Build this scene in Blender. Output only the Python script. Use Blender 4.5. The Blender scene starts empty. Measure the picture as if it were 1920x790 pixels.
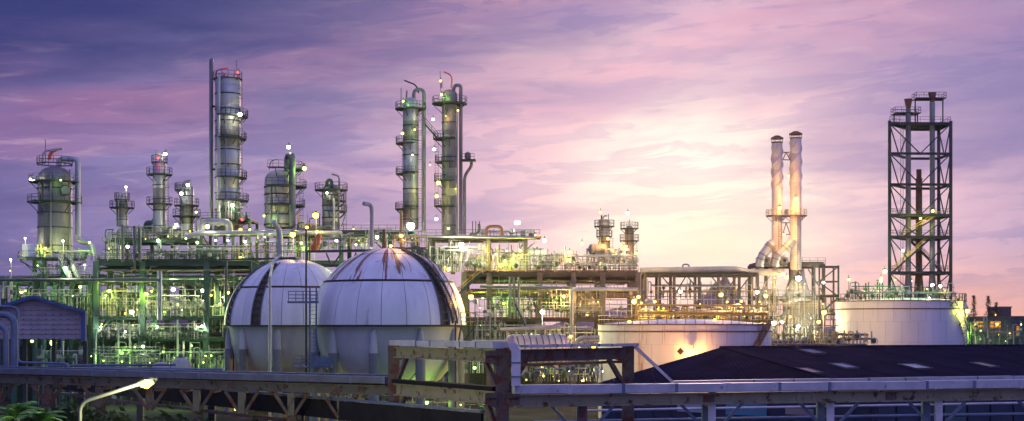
import bpy, math, random
from mathutils import Vector, Matrix
R = math.radians
S = bpy.context.scene
COL = S.collection
# ------------------------------------------------------------------ camera
F, H, HZ = 1920 * 50 / 36.0, 13.0, 612.0      # focal length in photo pixels, eye height, horizon row
cam = bpy.data.cameras.new('camera'); cam.lens = 50; cam.sensor_width = 36
cam.shift_y = (HZ - 395) / 1920.0; cam.clip_start = 0.5; cam.clip_end = 9000
co = bpy.data.objects.new('camera', cam); COL.objects.link(co)
co.location = (0, 0, H); co.rotation_euler = (R(90), 0, 0)
S.camera = co
# ------------------------------------------------------------------ world: dusk sky
SUN_AZ, SUN_EL = math.atan((1325 - 960) / F), math.atan((HZ - 352) / F)
SUN_DIR = Vector((math.sin(SUN_AZ) * math.cos(SUN_EL), math.cos(SUN_AZ) * math.cos(SUN_EL), math.sin(SUN_EL)))
w = bpy.data.worlds.new('World'); S.world = w; w.use_nodes = True
nt = w.node_tree; nt.nodes.clear()
def nd(t, **k):
    n = nt.nodes.new(t)
    for a, b in k.items():
        if a.startswith('i_'):
            key = a[2:]; n.inputs[int(key) if key.isdigit() else key].default_value = b
        else: setattr(n, a, b)
    return n
def lk(a, b): nt.links.new(a, b)
def mth(op, a, b=None, c=None, clamp=False):
    n = nt.nodes.new('ShaderNodeMath'); n.operation = op; n.use_clamp = clamp
    for i, v in enumerate((a, b, c)):
        if v is None: continue
        if isinstance(v, (int, float)): n.inputs[i].default_value = v
        else: lk(v, n.inputs[i])
    return n.outputs[0]
def ramp(fac, stops, interp='LINEAR'):
    n = nt.nodes.new('ShaderNodeValToRGB'); cr = n.color_ramp; cr.interpolation = interp
    while len(cr.elements) < len(stops): cr.elements.new(0.5)
    for e, (p, c) in zip(cr.elements, stops):
        e.position = p; e.color = (*c, 1) if len(c) == 3 else c
    lk(fac, n.inputs[0]); return n.outputs[0]
def mixc(fac, a, b, mode='MIX'):
    n = nt.nodes.new('ShaderNodeMix'); n.data_type = 'RGBA'; n.blend_type = mode
    for s, v in ((n.inputs[0], fac), (n.inputs[6], a), (n.inputs[7], b)):
        if isinstance(v, (int, float)): s.default_value = v
        elif isinstance(v, tuple): s.default_value = (*v, 1)
        else: lk(v, s)
    return n.outputs[2]
tc = nd('ShaderNodeTexCoord')
nrm = nd('ShaderNodeVectorMath', operation='NORMALIZE'); lk(tc.outputs['Generated'], nrm.inputs[0])
sep = nd('ShaderNodeSeparateXYZ'); lk(nrm.outputs[0], sep.inputs[0])
dx, dy, dz = sep.outputs
el = mth('MULTIPLY', mth('ARCSINE', dz), 180 / math.pi)             # degrees
az = mth('MULTIPLY', mth('ARCTAN2', dx, dy), 180 / math.pi)
az_s, el_s = math.degrees(SUN_AZ), math.degrees(SUN_EL)
da = mth('SUBTRACT', az, az_s); de = mth('SUBTRACT', el, el_s)
# angular distance from the bright cloud gap round the sun, wider than tall
dist = mth('SQRT', mth('ADD', mth('POWER', mth('MAXIMUM', mth('MULTIPLY', da, -0.62), mth('MULTIPLY', da, 0.74)), 2), mth('POWER', mth('MULTIPLY', de, 1.0), 2)))
# warped cloud noise: clouds as long bands, tilted a little
def cloud(sx, sy, tilt, off, detail, dist_=0.6, rough=0.55):
    cv = nd('ShaderNodeCombineXYZ')
    lk(mth('MULTIPLY', az, sx), cv.inputs[0])
    lk(mth('MULTIPLY', mth('SUBTRACT', el, mth('MULTIPLY', az, tilt)), sy), cv.inputs[1])
    cv.inputs[2].default_value = off
    n = nd('ShaderNodeTexNoise', i_Scale=1.0, i_Detail=detail, i_Roughness=rough, i_Distortion=dist_)
    lk(cv.outputs[0], n.inputs['Vector']); return n.outputs['Fac']
c1 = cloud(0.07, 0.34, 0.10, 5.2, 5, 0.3)       # big masses
c2 = cloud(0.10, 0.56, 0.05, 11.7, 5, 0.3)  # streaks
c3 = cloud(0.06, 0.22, 0.22, 1.3, 4)       # broad tone
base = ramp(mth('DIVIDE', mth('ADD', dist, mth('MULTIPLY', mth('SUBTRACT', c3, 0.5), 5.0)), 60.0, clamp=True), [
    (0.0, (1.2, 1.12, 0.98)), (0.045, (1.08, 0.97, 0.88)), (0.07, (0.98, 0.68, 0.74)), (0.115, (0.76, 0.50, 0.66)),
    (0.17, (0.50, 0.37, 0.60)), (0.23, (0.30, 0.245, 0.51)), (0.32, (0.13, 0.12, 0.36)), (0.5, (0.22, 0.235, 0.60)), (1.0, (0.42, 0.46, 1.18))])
# pink-lit cloud bank, upper sky
lit = ramp(c1, [(0.42, (0, 0, 0)), (0.62, (1, 1, 1))])
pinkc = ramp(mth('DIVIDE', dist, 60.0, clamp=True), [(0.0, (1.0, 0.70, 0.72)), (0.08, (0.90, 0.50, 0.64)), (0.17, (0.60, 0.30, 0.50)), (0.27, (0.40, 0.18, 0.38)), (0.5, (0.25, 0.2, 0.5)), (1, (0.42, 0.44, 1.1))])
high = ramp(mth('DIVIDE', el, 20, clamp=True), [(0.20, (0, 0, 0)), (0.42, (1, 1, 1))])
base = mixc(mth('MULTIPLY', mth('MULTIPLY', lit, high), 0.75), base, pinkc)
# violet shaded clouds
shade = ramp(c2, [(0.45, (0, 0, 0)), (0.60, (1, 1, 1))])
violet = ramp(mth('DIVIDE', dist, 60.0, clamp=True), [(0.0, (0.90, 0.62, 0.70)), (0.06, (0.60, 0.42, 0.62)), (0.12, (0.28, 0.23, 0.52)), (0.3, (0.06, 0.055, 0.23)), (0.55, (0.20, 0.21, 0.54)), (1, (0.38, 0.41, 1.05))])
base = mixc(mth('MULTIPLY', shade, 0.48), base, violet)
# thin orange at the horizon towards the sun
hor = ramp(mth('DIVIDE', mth('ABSOLUTE', el), 8, clamp=True), [(0.0, (1, 1, 1)), (0.42, (0, 0, 0))])
hor_az = ramp(mth('DIVIDE', mth('ABSOLUTE', mth('SUBTRACT', az, 17.0)), 60, clamp=True), [(0.0, (1, 1, 1)), (0.26, (0, 0, 0))])
base = mixc(mth('MULTIPLY', mth('MULTIPLY', hor, hor_az), 0.9), base, (1.0, 0.46, 0.29))
# finer broken cloudlets with soft upper and crisp lower edges
c4 = cloud(0.24, 1.5, 0.06, 21.3, 8, 0.5, 0.6)
fine = mth('MULTIPLY', ramp(c4, [(0.50, (0, 0, 0)), (0.56, (1, 1, 1)), (0.72, (0.6, 0.6, 0.6))]), ramp(c3, [(0.36, (0, 0, 0)), (0.55, (1, 1, 1))]))
base = mixc(mth('MULTIPLY', fine, 0.44), base, violet)
brightc = ramp(c4, [(0.28, (1, 1, 1)), (0.42, (0, 0, 0))])
base = mixc(mth('MULTIPLY', brightc, 0.30), base, (0.95, 0.66, 0.72))
# hot gold low behind the plant, under the sun
gold = mth('MULTIPLY', ramp(mth('DIVIDE', mth('ABSOLUTE', mth('SUBTRACT', el, 3.2)), 8, clamp=True), [(0.0, (1, 1, 1)), (0.42, (0, 0, 0))]), ramp(mth('DIVIDE', mth('ABSOLUTE', mth('SUBTRACT', az, az_s)), 30, clamp=True), [(0.0, (1, 1, 1)), (0.26, (0, 0, 0))]))
base = mixc(mth('MULTIPLY', gold, 0.7), base, (1.08, 0.84, 0.60))
# heavy indigo bank over the upper left
bank = mth('MULTIPLY', ramp(mth('DIVIDE', mth('SUBTRACT', 6.0, mth('ADD', az, mth('MULTIPLY', mth('SUBTRACT', c1, 0.5), 14.0))), 40, clamp=True), [(0.0, (0, 0, 0)), (0.55, (1, 1, 1)), (1, (1, 1, 1))]),
           ramp(mth('DIVIDE', mth('ADD', el, mth('MULTIPLY', mth('SUBTRACT', c2, 0.5), 4.0)), 60, clamp=True), [(0.125, (0, 0, 0)), (0.195, (1, 1, 1)), (0.35, (1, 1, 1)), (0.7, (0, 0, 0))]))
base = mixc(mth('MULTIPLY', bank, 0.95), base, (0.030, 0.043, 0.20))
bankr = mth('MULTIPLY', ramp(mth('DIVIDE', mth('ADD', mth('SUBTRACT', az, 9.0), mth('MULTIPLY', mth('SUBTRACT', c1, 0.5), 12.0)), 40, clamp=True), [(0.0, (0, 0, 0)), (0.22, (1, 1, 1)), (1, (1, 1, 1))]),
           ramp(mth('DIVIDE', mth('ADD', el, mth('MULTIPLY', mth('SUBTRACT', c2, 0.5), 7.0)), 20, clamp=True), [(0.22, (0, 0, 0)), (0.34, (1, 1, 1)), (0.48, (1, 1, 1)), (0.62, (0, 0, 0))]))
base = mixc(mth('MULTIPLY', bankr, 0.68), base, (0.22, 0.19, 0.46))
sky = nd('ShaderNodeTexSky', sky_type='NISHITA', sun_disc=False, sun_elevation=SUN_EL, sun_rotation=SUN_AZ)
skyb = mixc(1.0, sky.outputs[0], (0.002, 0.002, 0.002), 'MULTIPLY')
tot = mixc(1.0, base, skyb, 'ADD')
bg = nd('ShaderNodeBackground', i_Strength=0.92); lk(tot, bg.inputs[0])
wo = nd('ShaderNodeOutputWorld'); lk(bg.outputs[0], wo.inputs[0])
# ------------------------------------------------------------------ sun behind the plant
sl = bpy.data.lights.new('sun', 'SUN'); sl.energy = 0.7; sl.angle = R(3.0); sl.color = (1.0, 0.66, 0.46)
so = bpy.data.objects.new('sun', sl); COL.objects.link(so)
so.rotation_euler = (-SUN_DIR).to_track_quat('-Z', 'Y').to_euler()
S.view_settings.view_transform = 'Standard'; S.view_settings.look = 'None'
S.view_settings.exposure = 0.0; S.view_settings.gamma = 1.0; S.view_settings.use_curve_mapping = False
try:
    S.cycles.use_denoising = True; S.cycles.max_bounces = 4; S.cycles.diffuse_bounces = 2; S.cycles.glossy_bounces = 2
    S.cycles.volume_bounces = 0; S.cycles.use_light_tree = True; S.cycles.sample_clamp_indirect = 3; S.cycles.sample_clamp_direct = 40
    S.cycles.caustics_reflective = False; S.cycles.caustics_refractive = False
except Exception: pass

# ------------------------------------------------------------------ helpers
def wx(px, D): return (px - 960) * D / F
def wz(py, D): return H + (HZ - py) * D / F
def P(px, py, D): return Vector((wx(px, D), D, wz(py, D)))
ORG = {}
class MB:
    def __init__(s): s.v = []; s.f = []; s.sm = []
    def face(s, ids, sm=False): s.f.append(tuple(ids)); s.sm.append(sm)
    def box(s, c, d, rz=0.0):
        x, y, z = d[0] / 2, d[1] / 2, d[2] / 2; b = len(s.v); cz, sz = math.cos(rz), math.sin(rz)
        for k in ((-x, -y, -z), (x, -y, -z), (x, y, -z), (-x, y, -z), (-x, -y, z), (x, -y, z), (x, y, z), (-x, y, z)):
            s.v.append((c[0] + k[0] * cz - k[1] * sz, c[1] + k[0] * sz + k[1] * cz, c[2] + k[2]))
        for q in ((0, 3, 2, 1), (4, 5, 6, 7), (0, 1, 5, 4), (1, 2, 6, 5), (2, 3, 7, 6), (3, 0, 4, 7)): s.face([b + i for i in q])
        return s
    def beam(s, a, b, wd, ht, upv=(0, 0, 1)):
        a, b = Vector(a), Vector(b); d = b - a
        if d.length < 1e-6: return s
        d.normalize(); u = Vector(upv)
        if abs(d.dot(u)) > 0.98: u = Vector((0, 1, 0))
        r = d.cross(u).normalized(); u = r.cross(d)
        n = len(s.v)
        for p in (a, b):
            for i, j in ((-1, -1), (1, -1), (1, 1), (-1, 1)): s.v.append(tuple(p + r * (i * wd / 2) + u * (j * ht / 2)))
        for q in ((0, 1, 2, 3), (7, 6, 5, 4), (0, 4, 5, 1), (1, 5, 6, 2), (2, 6, 7, 3), (3, 7, 4, 0)): s.face([n + i for i in q])
        return s
    def ibeam(s, a, b, wd, ht, t=0.05):
        a, b = Vector(a), Vector(b); d = (b - a).normalized(); u = Vector((0, 0, 1))
        if abs(d.dot(u)) > .98: u = Vector((0, 1, 0))
        r = d.cross(u).normalized(); u = r.cross(d)
        s.beam(a + u * (ht / 2 - t / 2), b + u * (ht / 2 - t / 2), wd, t)
        s.beam(a - u * (ht / 2 - t / 2), b - u * (ht / 2 - t / 2), wd, t)
        s.beam(a, b, t, ht - 2 * t); return s
    def tube(s, pts, r, n=8, cap=True, rr=None):
        pts = [Vector(p) for p in pts]; m = len(pts); b = len(s.v); last = None
        for i, p in enumerate(pts):
            t = (pts[min(i + 1, m - 1)] - pts[max(i - 1, 0)])
            if t.length < 1e-9: t = Vector((0, 0, 1))
            t.normalize()
            if last is None:
                k = Vector((0, 0, 1)) if abs(t.z) < .9 else Vector((1, 0, 0)); u = t.cross(k).normalized()
            else:
                u = last - t * last.dot(t)
                u = u.normalized() if u.length > 1e-6 else t.orthogonal().normalized()
            last = u; v = t.cross(u); q = rr[i] if rr else r
            for j in range(n):
                a = 2 * math.pi * j / n; s.v.append(tuple(p + u * (q * math.cos(a)) + v * (q * math.sin(a))))
        for i in range(m - 1):
            for j in range(n):
                k = (j + 1) % n; s.face((b + i * n + j, b + i * n + k, b + (i + 1) * n + k, b + (i + 1) * n + j), True)
        if cap:
            s.face([b + j for j in range(n)][::-1]); s.face([b + (m - 1) * n + j for j in range(n)])
        return s
    def lathe(s, prof, c=(0, 0, 0), n=20, axis=None, a0=0.0, a1=2 * math.pi, sm=True):
        full = abs(a1 - a0 - 2 * math.pi) < 1e-6; b = len(s.v); M = None
        if axis is not None: M = Vector(axis).to_track_quat('Z', 'Y').to_matrix()
        k = n if full else n + 1
        for r, z in prof:
            for j in range(k):
                a = a0 + (a1 - a0) * j / n; p = Vector((r * math.cos(a), r * math.sin(a), z))
                if M: p = M @ p
                s.v.append((p.x + c[0], p.y + c[1], p.z + c[2]))
        for i in range(len(prof) - 1):
            for j in range(n):
                q = (j + 1) % k if full else j + 1
                s.face((b + i * k + j, b + i * k + q, b + (i + 1) * k + q, b + (i + 1) * k + j), sm)
        return s
    def quad(s, *p):
        b = len(s.v); s.v += [tuple(q) for q in p]; s.face(range(b, b + len(p))); return s
    def prism(s, poly, off):
        b = len(s.v); n = len(poly); off = Vector(off)
        s.v += [tuple(Vector(p)) for p in poly] + [tuple(Vector(p) + off) for p in poly]
        s.face(range(b, b + n)); s.face(list(range(b + n, b + 2 * n))[::-1])
        for i in range(n): s.face((b + i, b + (i + 1) % n, b + n + (i + 1) % n, b + n + i))
        return s
    def mesh(s, name, mat, o=(0, 0, 0)):
        me = bpy.data.meshes.new(name)
        me.from_pydata([(x - o[0], y - o[1], z - o[2]) for x, y, z in s.v], [], s.f)
        if any(s.sm):
            me.polygons.foreach_set('use_smooth', s.sm)
            try: me.set_sharp_from_angle(angle=R(38))
            except Exception: pass
        me.materials.append(mat); return me
    def build(s, name, mat, parent=None):
        o = ORG.get(parent.name, (0, 0, 0)) if parent else (0, 0, 0)
        if parent is None and s.v:
            o = s.v[0]
        ob = bpy.data.objects.new(name, s.mesh(name, mat, o)); COL.objects.link(ob)
        if parent: ob.parent = parent; ORG[ob.name] = o
        else: ob.location = o; ORG[ob.name] = tuple(o)
        return ob
def tag(o, label, cat, group=None):
    o['label'] = label; o['category'] = cat
    if group: o['group'] = group
    return o
def thing(name, label, cat, loc, group=None):
    o = bpy.data.objects.new(name, None); COL.objects.link(o); o.location = loc; o.empty_display_size = .3
    ORG[o.name] = tuple(loc); return tag(o, label, cat, group)
def struct(o, kind='structure'): o['kind'] = kind; return o
def rpath(pts, r, n=4):
    pts = [Vector(p) for p in pts]; out = [pts[0]]
    for i in range(1, len(pts) - 1):
        a, b, c = pts[i - 1], pts[i], pts[i + 1]; q = min(r, (a - b).length * .49, (c - b).length * .49)
        p0 = b + (a - b).normalized() * q; p1 = b + (c - b).normalized() * q
        for k in range(n + 1):
            t = k / n; out.append(p0 * (1 - t) ** 2 + b * 2 * t * (1 - t) + p1 * t * t)
    return out + [pts[-1]]
def rail_mb(pts, h=1.1, r=.045, gap=1.6, mb=None, rails=(1.0, .52)):
    mb = mb or MB(); pts = [Vector(p) for p in pts]
    for k in rails:
        for a, b in zip(pts, pts[1:]): mb.beam(a + Vector((0, 0, h * k)), b + Vector((0, 0, h * k)), r * 1.6, r * 1.6)
    for a, b in zip(pts, pts[1:]):
        n = max(1, round((b - a).length / gap))
        for i in range(n + 1): q = a.lerp(b, i / n); mb.beam(q, q + Vector((0, 0, h)), r * 1.5, r * 1.5)
    return mb
def ladder_mb(a, b, wd=.5, side=(1, 0, 0), mb=None, r=.04, cage=False):
    mb = mb or MB(); a, b, sd = Vector(a), Vector(b), Vector(side) * wd / 2
    mb.beam(a - sd, b - sd, r * 1.6, r * 1.6); mb.beam(a + sd, b + sd, r * 1.6, r * 1.6)
    n = int((b - a).length / .45)
    for i in range(1, n): q = a.lerp(b, i / n); mb.beam(q - sd, q + sd, r, r)
    if cage:
        m = int((b - a).length / 1.6)
        for i in range(1, m + 1):
            q = a.lerp(b, i / m); pp = [q + Vector((math.cos(t) * .45 + 0, -abs(math.sin(t)) * .75, 0)) for t in [math.pi * k / 6 for k in range(7)]]
            mb.tube(pp, .03, 4)
    return mb
def stair(parent, a, b, wd, mat, rail_mat=None, name='stair_flight'):
    a, b = Vector(a), Vector(b); d = b - a; hd = Vector((d.x, d.y, 0)).normalized(); sd = Vector((-hd.y, hd.x, 0)) * wd / 2
    mb = MB(); mb.beam(a - sd, b - sd, .08, .26); mb.beam(a + sd, b + sd, .08, .26)
    n = max(3, int(abs(d.z) / .24))
    for i in range(n): q = a.lerp(b, (i + .5) / n); mb.box(q, (wd * .96, .26, .05), math.atan2(sd.y, sd.x))
    st = mb.build(name, mat, parent)
    m = MB()
    for s_ in (-1, 1): rail_mb([a + sd * s_, b + sd * s_], 1.05, .045, 1.8, m)
    m.build('handrail', rail_mat or mat, st); return st
# ------------------------------------------------------------------ materials
def mat(name, col, rough=.6, metal=0.0, rust=0.0, var=.25, scale=.8, streak=1.0, rustcol=(.13, .045, .022), bump=.0, bscale=12, corr=None, spec=.5):
    m = bpy.data.materials.new(name); m.use_nodes = True; t = m.node_tree; N = t.nodes; L = t.links
    b = N['Principled BSDF']; b.inputs['Roughness'].default_value = rough; b.inputs['Metallic'].default_value = metal; b.inputs['Specular IOR Level'].default_value = spec
    g = N.new('ShaderNodeNewGeometry'); mp = N.new('ShaderNodeMapping'); mp.inputs['Scale'].default_value = (scale, scale, scale / streak)
    L.new(g.outputs['Position'], mp.inputs['Vector'])
    n1 = N.new('ShaderNodeTexNoise'); n1.inputs['Scale'].default_value = 1.0; n1.inputs['Detail'].default_value = 6; n1.inputs['Roughness'].default_value = .62
    L.new(mp.outputs[0], n1.inputs['Vector'])
    r1 = N.new('ShaderNodeValToRGB'); e = r1.color_ramp.elements
    e[0].position = .3; e[1].position = .72
    e[0].color = (*[c * (1 - var) for c in col], 1); e[1].color = (*[min(1, c * (1 + var * .6)) for c in col], 1)
    L.new(n1.outputs['Fac'], r1.inputs[0]); out = r1.outputs[0]
    if rust > 0:
        mp2 = N.new('ShaderNodeMapping'); mp2.inputs['Scale'].default_value = (scale * 1.9, scale * 1.9, scale * 1.9 / streak); mp2.inputs['Location'].default_value = (5, 9, 2)
        L.new(g.outputs['Position'], mp2.inputs['Vector'])
        n2 = N.new('ShaderNodeTexNoise'); n2.inputs['Detail'].default_value = 7; n2.inputs['Roughness'].default_value = .65; n2.inputs['Scale'].default_value = 1
        L.new(mp2.outputs[0], n2.inputs['Vector'])
        r2 = N.new('ShaderNodeValToRGB'); e2 = r2.color_ramp.elements; e2[0].position = max(.3, .74 - .4 * rust); e2[1].position = max(.3, .74 - .4 * rust) + .09
        L.new(n2.outputs['Fac'], r2.inputs[0])
        mx = N.new('ShaderNodeMix'); mx.data_type = 'RGBA'; L.new(r2.outputs[0], mx.inputs[0]); L.new(out, mx.inputs[6]); mx.inputs[7].default_value = (*rustcol, 1)
        out = mx.outputs[2]
        rr = N.new('ShaderNodeMapRange'); L.new(r2.outputs[0], rr.inputs[0]); rr.inputs[3].default_value = rough; rr.inputs[4].default_value = .9; L.new(rr.outputs[0], b.inputs['Roughness'])
        if metal > 0:
            rm = N.new('ShaderNodeMapRange'); L.new(r2.outputs[0], rm.inputs[0]); rm.inputs[3].default_value = metal; rm.inputs[4].default_value = 0; L.new(rm.outputs[0], b.inputs['Metallic'])
    L.new(out, b.inputs['Base Color'])
    if bump > 0 or corr:
        bp = N.new('ShaderNodeBump'); bp.inputs['Strength'].default_value = bump or .6; bp.inputs['Distance'].default_value = .05
        if corr:
            wv = N.new('ShaderNodeTexWave'); wv.bands_direction = corr[0]; wv.inputs['Scale'].default_value = corr[1]; L.new(g.outputs['Position'], wv.inputs['Vector']); L.new(wv.outputs['Fac'], bp.inputs['Height'])
        else:
            n3 = N.new('ShaderNodeTexNoise'); n3.inputs['Scale'].default_value = bscale; n3.inputs['Detail'].default_value = 4; L.new(g.outputs['Position'], n3.inputs['Vector']); L.new(n3.outputs['Fac'], bp.inputs['Height'])
        L.new(bp.outputs[0], b.inputs['Normal'])
    return m
def emit(name, col, st):
    m = bpy.data.materials.new(name); m.use_nodes = True; t = m.node_tree; t.nodes.clear()
    e = t.nodes.new('ShaderNodeEmission'); e.inputs[0].default_value = (*col, 1); e.inputs[1].default_value = st
    o = t.nodes.new('ShaderNodeOutputMaterial'); t.links.new(e.outputs[0], o.inputs[0])
    try: m.cycles.emission_sampling = 'NONE'
    except Exception: pass
    return m
def rusty_sphere(name, seed, amount):
    """white sheet with rust runs that start near the crown and follow the slope down"""
    m = mat(name, (.74, .70, .66), .45, .0, .32, .2, .4, 9, (.44, .38, .35)); t = m.node_tree; N, L = t.nodes, t.links; b = N['Principled BSDF']
    tc_ = N.new('ShaderNodeTexCoord'); sp_ = N.new('ShaderNodeSeparateXYZ'); L.new(tc_.outputs['Object'], sp_.inputs[0])
    def mm(op, a, c=None):
        n = N.new('ShaderNodeMath'); n.operation = op
        for i, v in enumerate((a, c)):
            if v is None: continue
            if isinstance(v, (int, float)): n.inputs[i].default_value = v
            else: L.new(v, n.inputs[i])
        return n.outputs[0]
    an = mm('ARCTAN2', sp_.outputs[1], sp_.outputs[0]); cv = N.new('ShaderNodeCombineXYZ')
    L.new(mm('MULTIPLY', an, 7.5), cv.inputs[0]); L.new(mm('MULTIPLY', sp_.outputs[2], .16), cv.inputs[1]); cv.inputs[2].default_value = seed
    n = N.new('ShaderNodeTexNoise'); n.inputs['Scale'].default_value = 1; n.inputs['Detail'].default_value = 5; n.inputs['Roughness'].default_value = .6; n.inputs['Distortion'].default_value = .25; L.new(cv.outputs[0], n.inputs['Vector'])
    hgt = mm('MULTIPLY', mm('SUBTRACT', sp_.outputs[2], H + 2.4), .034 * amount); v = mm('ADD', mm('MULTIPLY', n.outputs['Fac'], 1.3), mm('MINIMUM', hgt, .17))
    r = N.new('ShaderNodeValToRGB'); r.color_ramp.elements[0].position = .86; r.color_ramp.elements[1].position = .91; L.new(v, r.inputs[0])
    src = b.inputs['Base Color'].links[0].from_socket; mx = N.new('ShaderNodeMix'); mx.data_type = 'RGBA'; L.new(r.outputs[0], mx.inputs[0]); L.new(src, mx.inputs[6]); mx.inputs[7].default_value = (.22, .075, .035, 1); L.new(mx.outputs[2], b.inputs['Base Color'])
    return m
M = dict(
    green=mat('green_steel_paint', (.032, .085, .07), .55, .1, .12, .35, .5),
    gdark=mat('dark_green_steel', (.022, .04, .038), .6, .1, .2, .35, .5),
    grey=mat('grey_steel', (.12, .125, .13), .5, .35, .12, .3, .6),
    dgrey=mat('dark_grey_steel', (.06, .062, .07), .55, .3, .2, .3, .6),
    galv=mat('galvanised_steel', (.42, .43, .45), .42, .6, .05, .25, .9),
    pipe=mat('pipe_paint', (.19, .20, .20), .45, .2, .12, .25, .7, 3),
    pipew=mat('pale_pipe_paint', (.38, .38, .36), .45, .1, .08, .25, .7, 3),
    alu=mat('aluminium_cladding', (.40, .39, .42), .42, .45, .10, .28, .35, 4),
    aluold=mat('weathered_cladding', (.21, .19, .19), .5, .3, .30, .35, .45, 5),
    white=mat('white_sheet_cladding', (.73, .70, .67), .45, .0, .34, .2, .4, 9, (.42, .37, .35)),
    whiter=mat('rust_streaked_white_cladding', (.68, .66, .65), .45, .0, .42, .16, .55, 9, (.22, .085, .04)),
    tankw=mat('white_tank_paint', (.66, .62, .64), .5, .0, .30, .14, .22, 10, (.30, .16, .10)),
    warm=mat('brown_grey_steel', (.12, .095, .085), .55, .2, .2, .3, .6),
    tankp=mat('glow_tinted_tank_paint', (.70, .58, .57), .5, .0, .36, .2, .22, 10, (.34, .15, .09)),  # pink of the sunset glow put into the tank's base colour
    under=mat('brown_underlayer', (.10, .07, .062), .8, 0, .3, .35, .8),
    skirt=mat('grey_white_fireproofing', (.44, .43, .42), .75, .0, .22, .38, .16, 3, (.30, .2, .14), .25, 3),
    seam=mat('dark_seam', (.035, .028, .03), .7, 0, .3, .3),
    stackm=mat('pale_stack_cladding', (.74, .56, .50), .5, .1, .06, .2, .4, 3),
    rust=mat('rusty_steel', (.17, .07, .04), .85, .1, .4, .4, 1.2, 1, (.07, .03, .02)),
    yellow=mat('yellow_handrail_paint', (.62, .40, .06), .5, 0, .12, .2),
    orange=mat('orange_red_paint', (.75, .12, .04), .5, 0, 0, .1),
    red=mat('red_paint', (.5, .03, .03), .5, 0, 0, .2),
    beige=mat('beige_beam_paint', (.26, .225, .14), .6, .1, .5, .25, 1.1, 1, (.085, .032, .02), .15, 8),
    beigedk=mat('shade_toned_beige', (.11, .098, .078), .6, .1, .5, .3, 1.1, 1, (.06, .025, .018), .15, 8),  # beige darkened in colour for the dim left bridge, plus its own rust
    rpipe=mat('rusty_beam_paint', (.11, .075, .065), .7, .1, .62, .35, 1.3, 1, (.11, .035, .022), .2, 8),
    tray=mat('galvanised_tray_cover', (.58, .52, .56), .5, .1, .14, .25, 1.6, 1, (.16, .09, .06)),
    traymid=mat('shade_toned_tray_cover', (.12, .125, .16), .5, .2, .22, .3, 1.4, 1, (.10, .06, .045)),  # tray colour darkened to carry the missing light on the left run
    traylt=mat('pale_tray_cover', (.44, .42, .45), .55, .1, .28, .25, 1.6, 1, (.2, .12, .09)),
    traydk=mat('weathered_blue_tray', (.13, .17, .24), .55, .3, .2, .3, 1.3),
    roof=mat('dark_roof_sheet', (.012, .010, .030), .95, .0, .2, .55, .35, 1, (.03, .018, .02), .35, 8, corr=('X', 1.0), spec=.02),
    blue=mat('blue_sheet', (.012, .024, .06), .7, .0, .1, .3, .5),
    trim=mat('blue_trim', (.05, .10, .24), .5, .1, .06, .2),
    clad=mat('pinkish_grey_boards', (.34, .29, .30), .65, 0, .08, .25, .8, 1, (.15, .1, .09)),
    black=mat('black_brown_deck', (.018, .016, .02), .85, 0, .3, .4, .8, 1, (.035, .018, .014), spec=.1),
    concrete=mat('concrete', (.18, .18, .18), .85, 0, 0, .3, .3, 1, bump=.3),
    ground=mat('asphalt_ground', (.045, .045, .048), .95, 0, 0, .4, .12, 1, bump=.4, spec=.0),
    teal=mat('teal_shed_sheet', (.035, .075, .09), .6, .1, .1, .3),
    purple=mat('violet_vessel_paint', (.19, .15, .33), .45, .1, .04, .2),
    bulletm=mat('cream_vessel_cladding', (.50, .46, .38), .45, .3, .18, .25, .6, 2),
    tile=mat('pale_skylight', (.30, .34, .40), .3, 0, .02, .2),
    tile2=mat('teal_skylight', (.05, .22, .30), .3, 0, 0, .2),
    tile3=mat('tan_skylight', (.30, .22, .20), .4, 0, 0, .2),
    bark=mat('bark', (.07, .05, .035), .9, 0, 0, .4, 3),
    leaf=mat('dark_leaf', (.014, .026, .010), .85, 0, 0, .5, 2, spec=.08),
    palm=mat('palm_leaf', (.14, .30, .05), .55, 0, 0, .4, 2),
    conif=mat('conifer_leaf', (.035, .035, .02), .8, 0, 0, .4, 1),
    far=mat('far_block', (.07, .09, .14), .8, 0, 0, .3, .1),
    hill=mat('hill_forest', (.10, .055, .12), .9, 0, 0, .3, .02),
    glass=mat('dark_glass', (.03, .05, .07), .12, 0, 0, .1),
    sign=mat('sign_white', (.8, .8, .78), .5, 0, 0, .05),
)
E = dict(g=emit('pale_green_lamp', (.80, 1, .22), 5), w=emit('white_lamp', (1, 1, .78), 14), y=emit('yellow_lamp', (1, .85, .14), 6),
         o=emit('orange_lamp', (1, .60, .10), 7), a=emit('amber_lamp', (1, .74, .13), 6.5), r=emit('red_lamp', (1, .06, .07), 5), wg=emit('lit_window', (1, .38, .06), .8))
LC = dict(g=(.45, 1.0, .14), w=(.96, 1.0, .62), y=(.88, .95, .12), a=(1, .66, .20), o=(1, .50, .10), r=(1, .05, .05), wg=(1, .5, .2))
ORD = ['first', 'second', 'third', 'fourth', 'fifth', 'sixth', 'seventh', 'eighth', 'ninth', 'tenth', 'eleventh', 'twelfth', 'thirteenth', 'fourteenth', 'fifteenth', 'sixteenth', 'seventeenth', 'eighteenth', 'nineteenth', 'twentieth']

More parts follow.
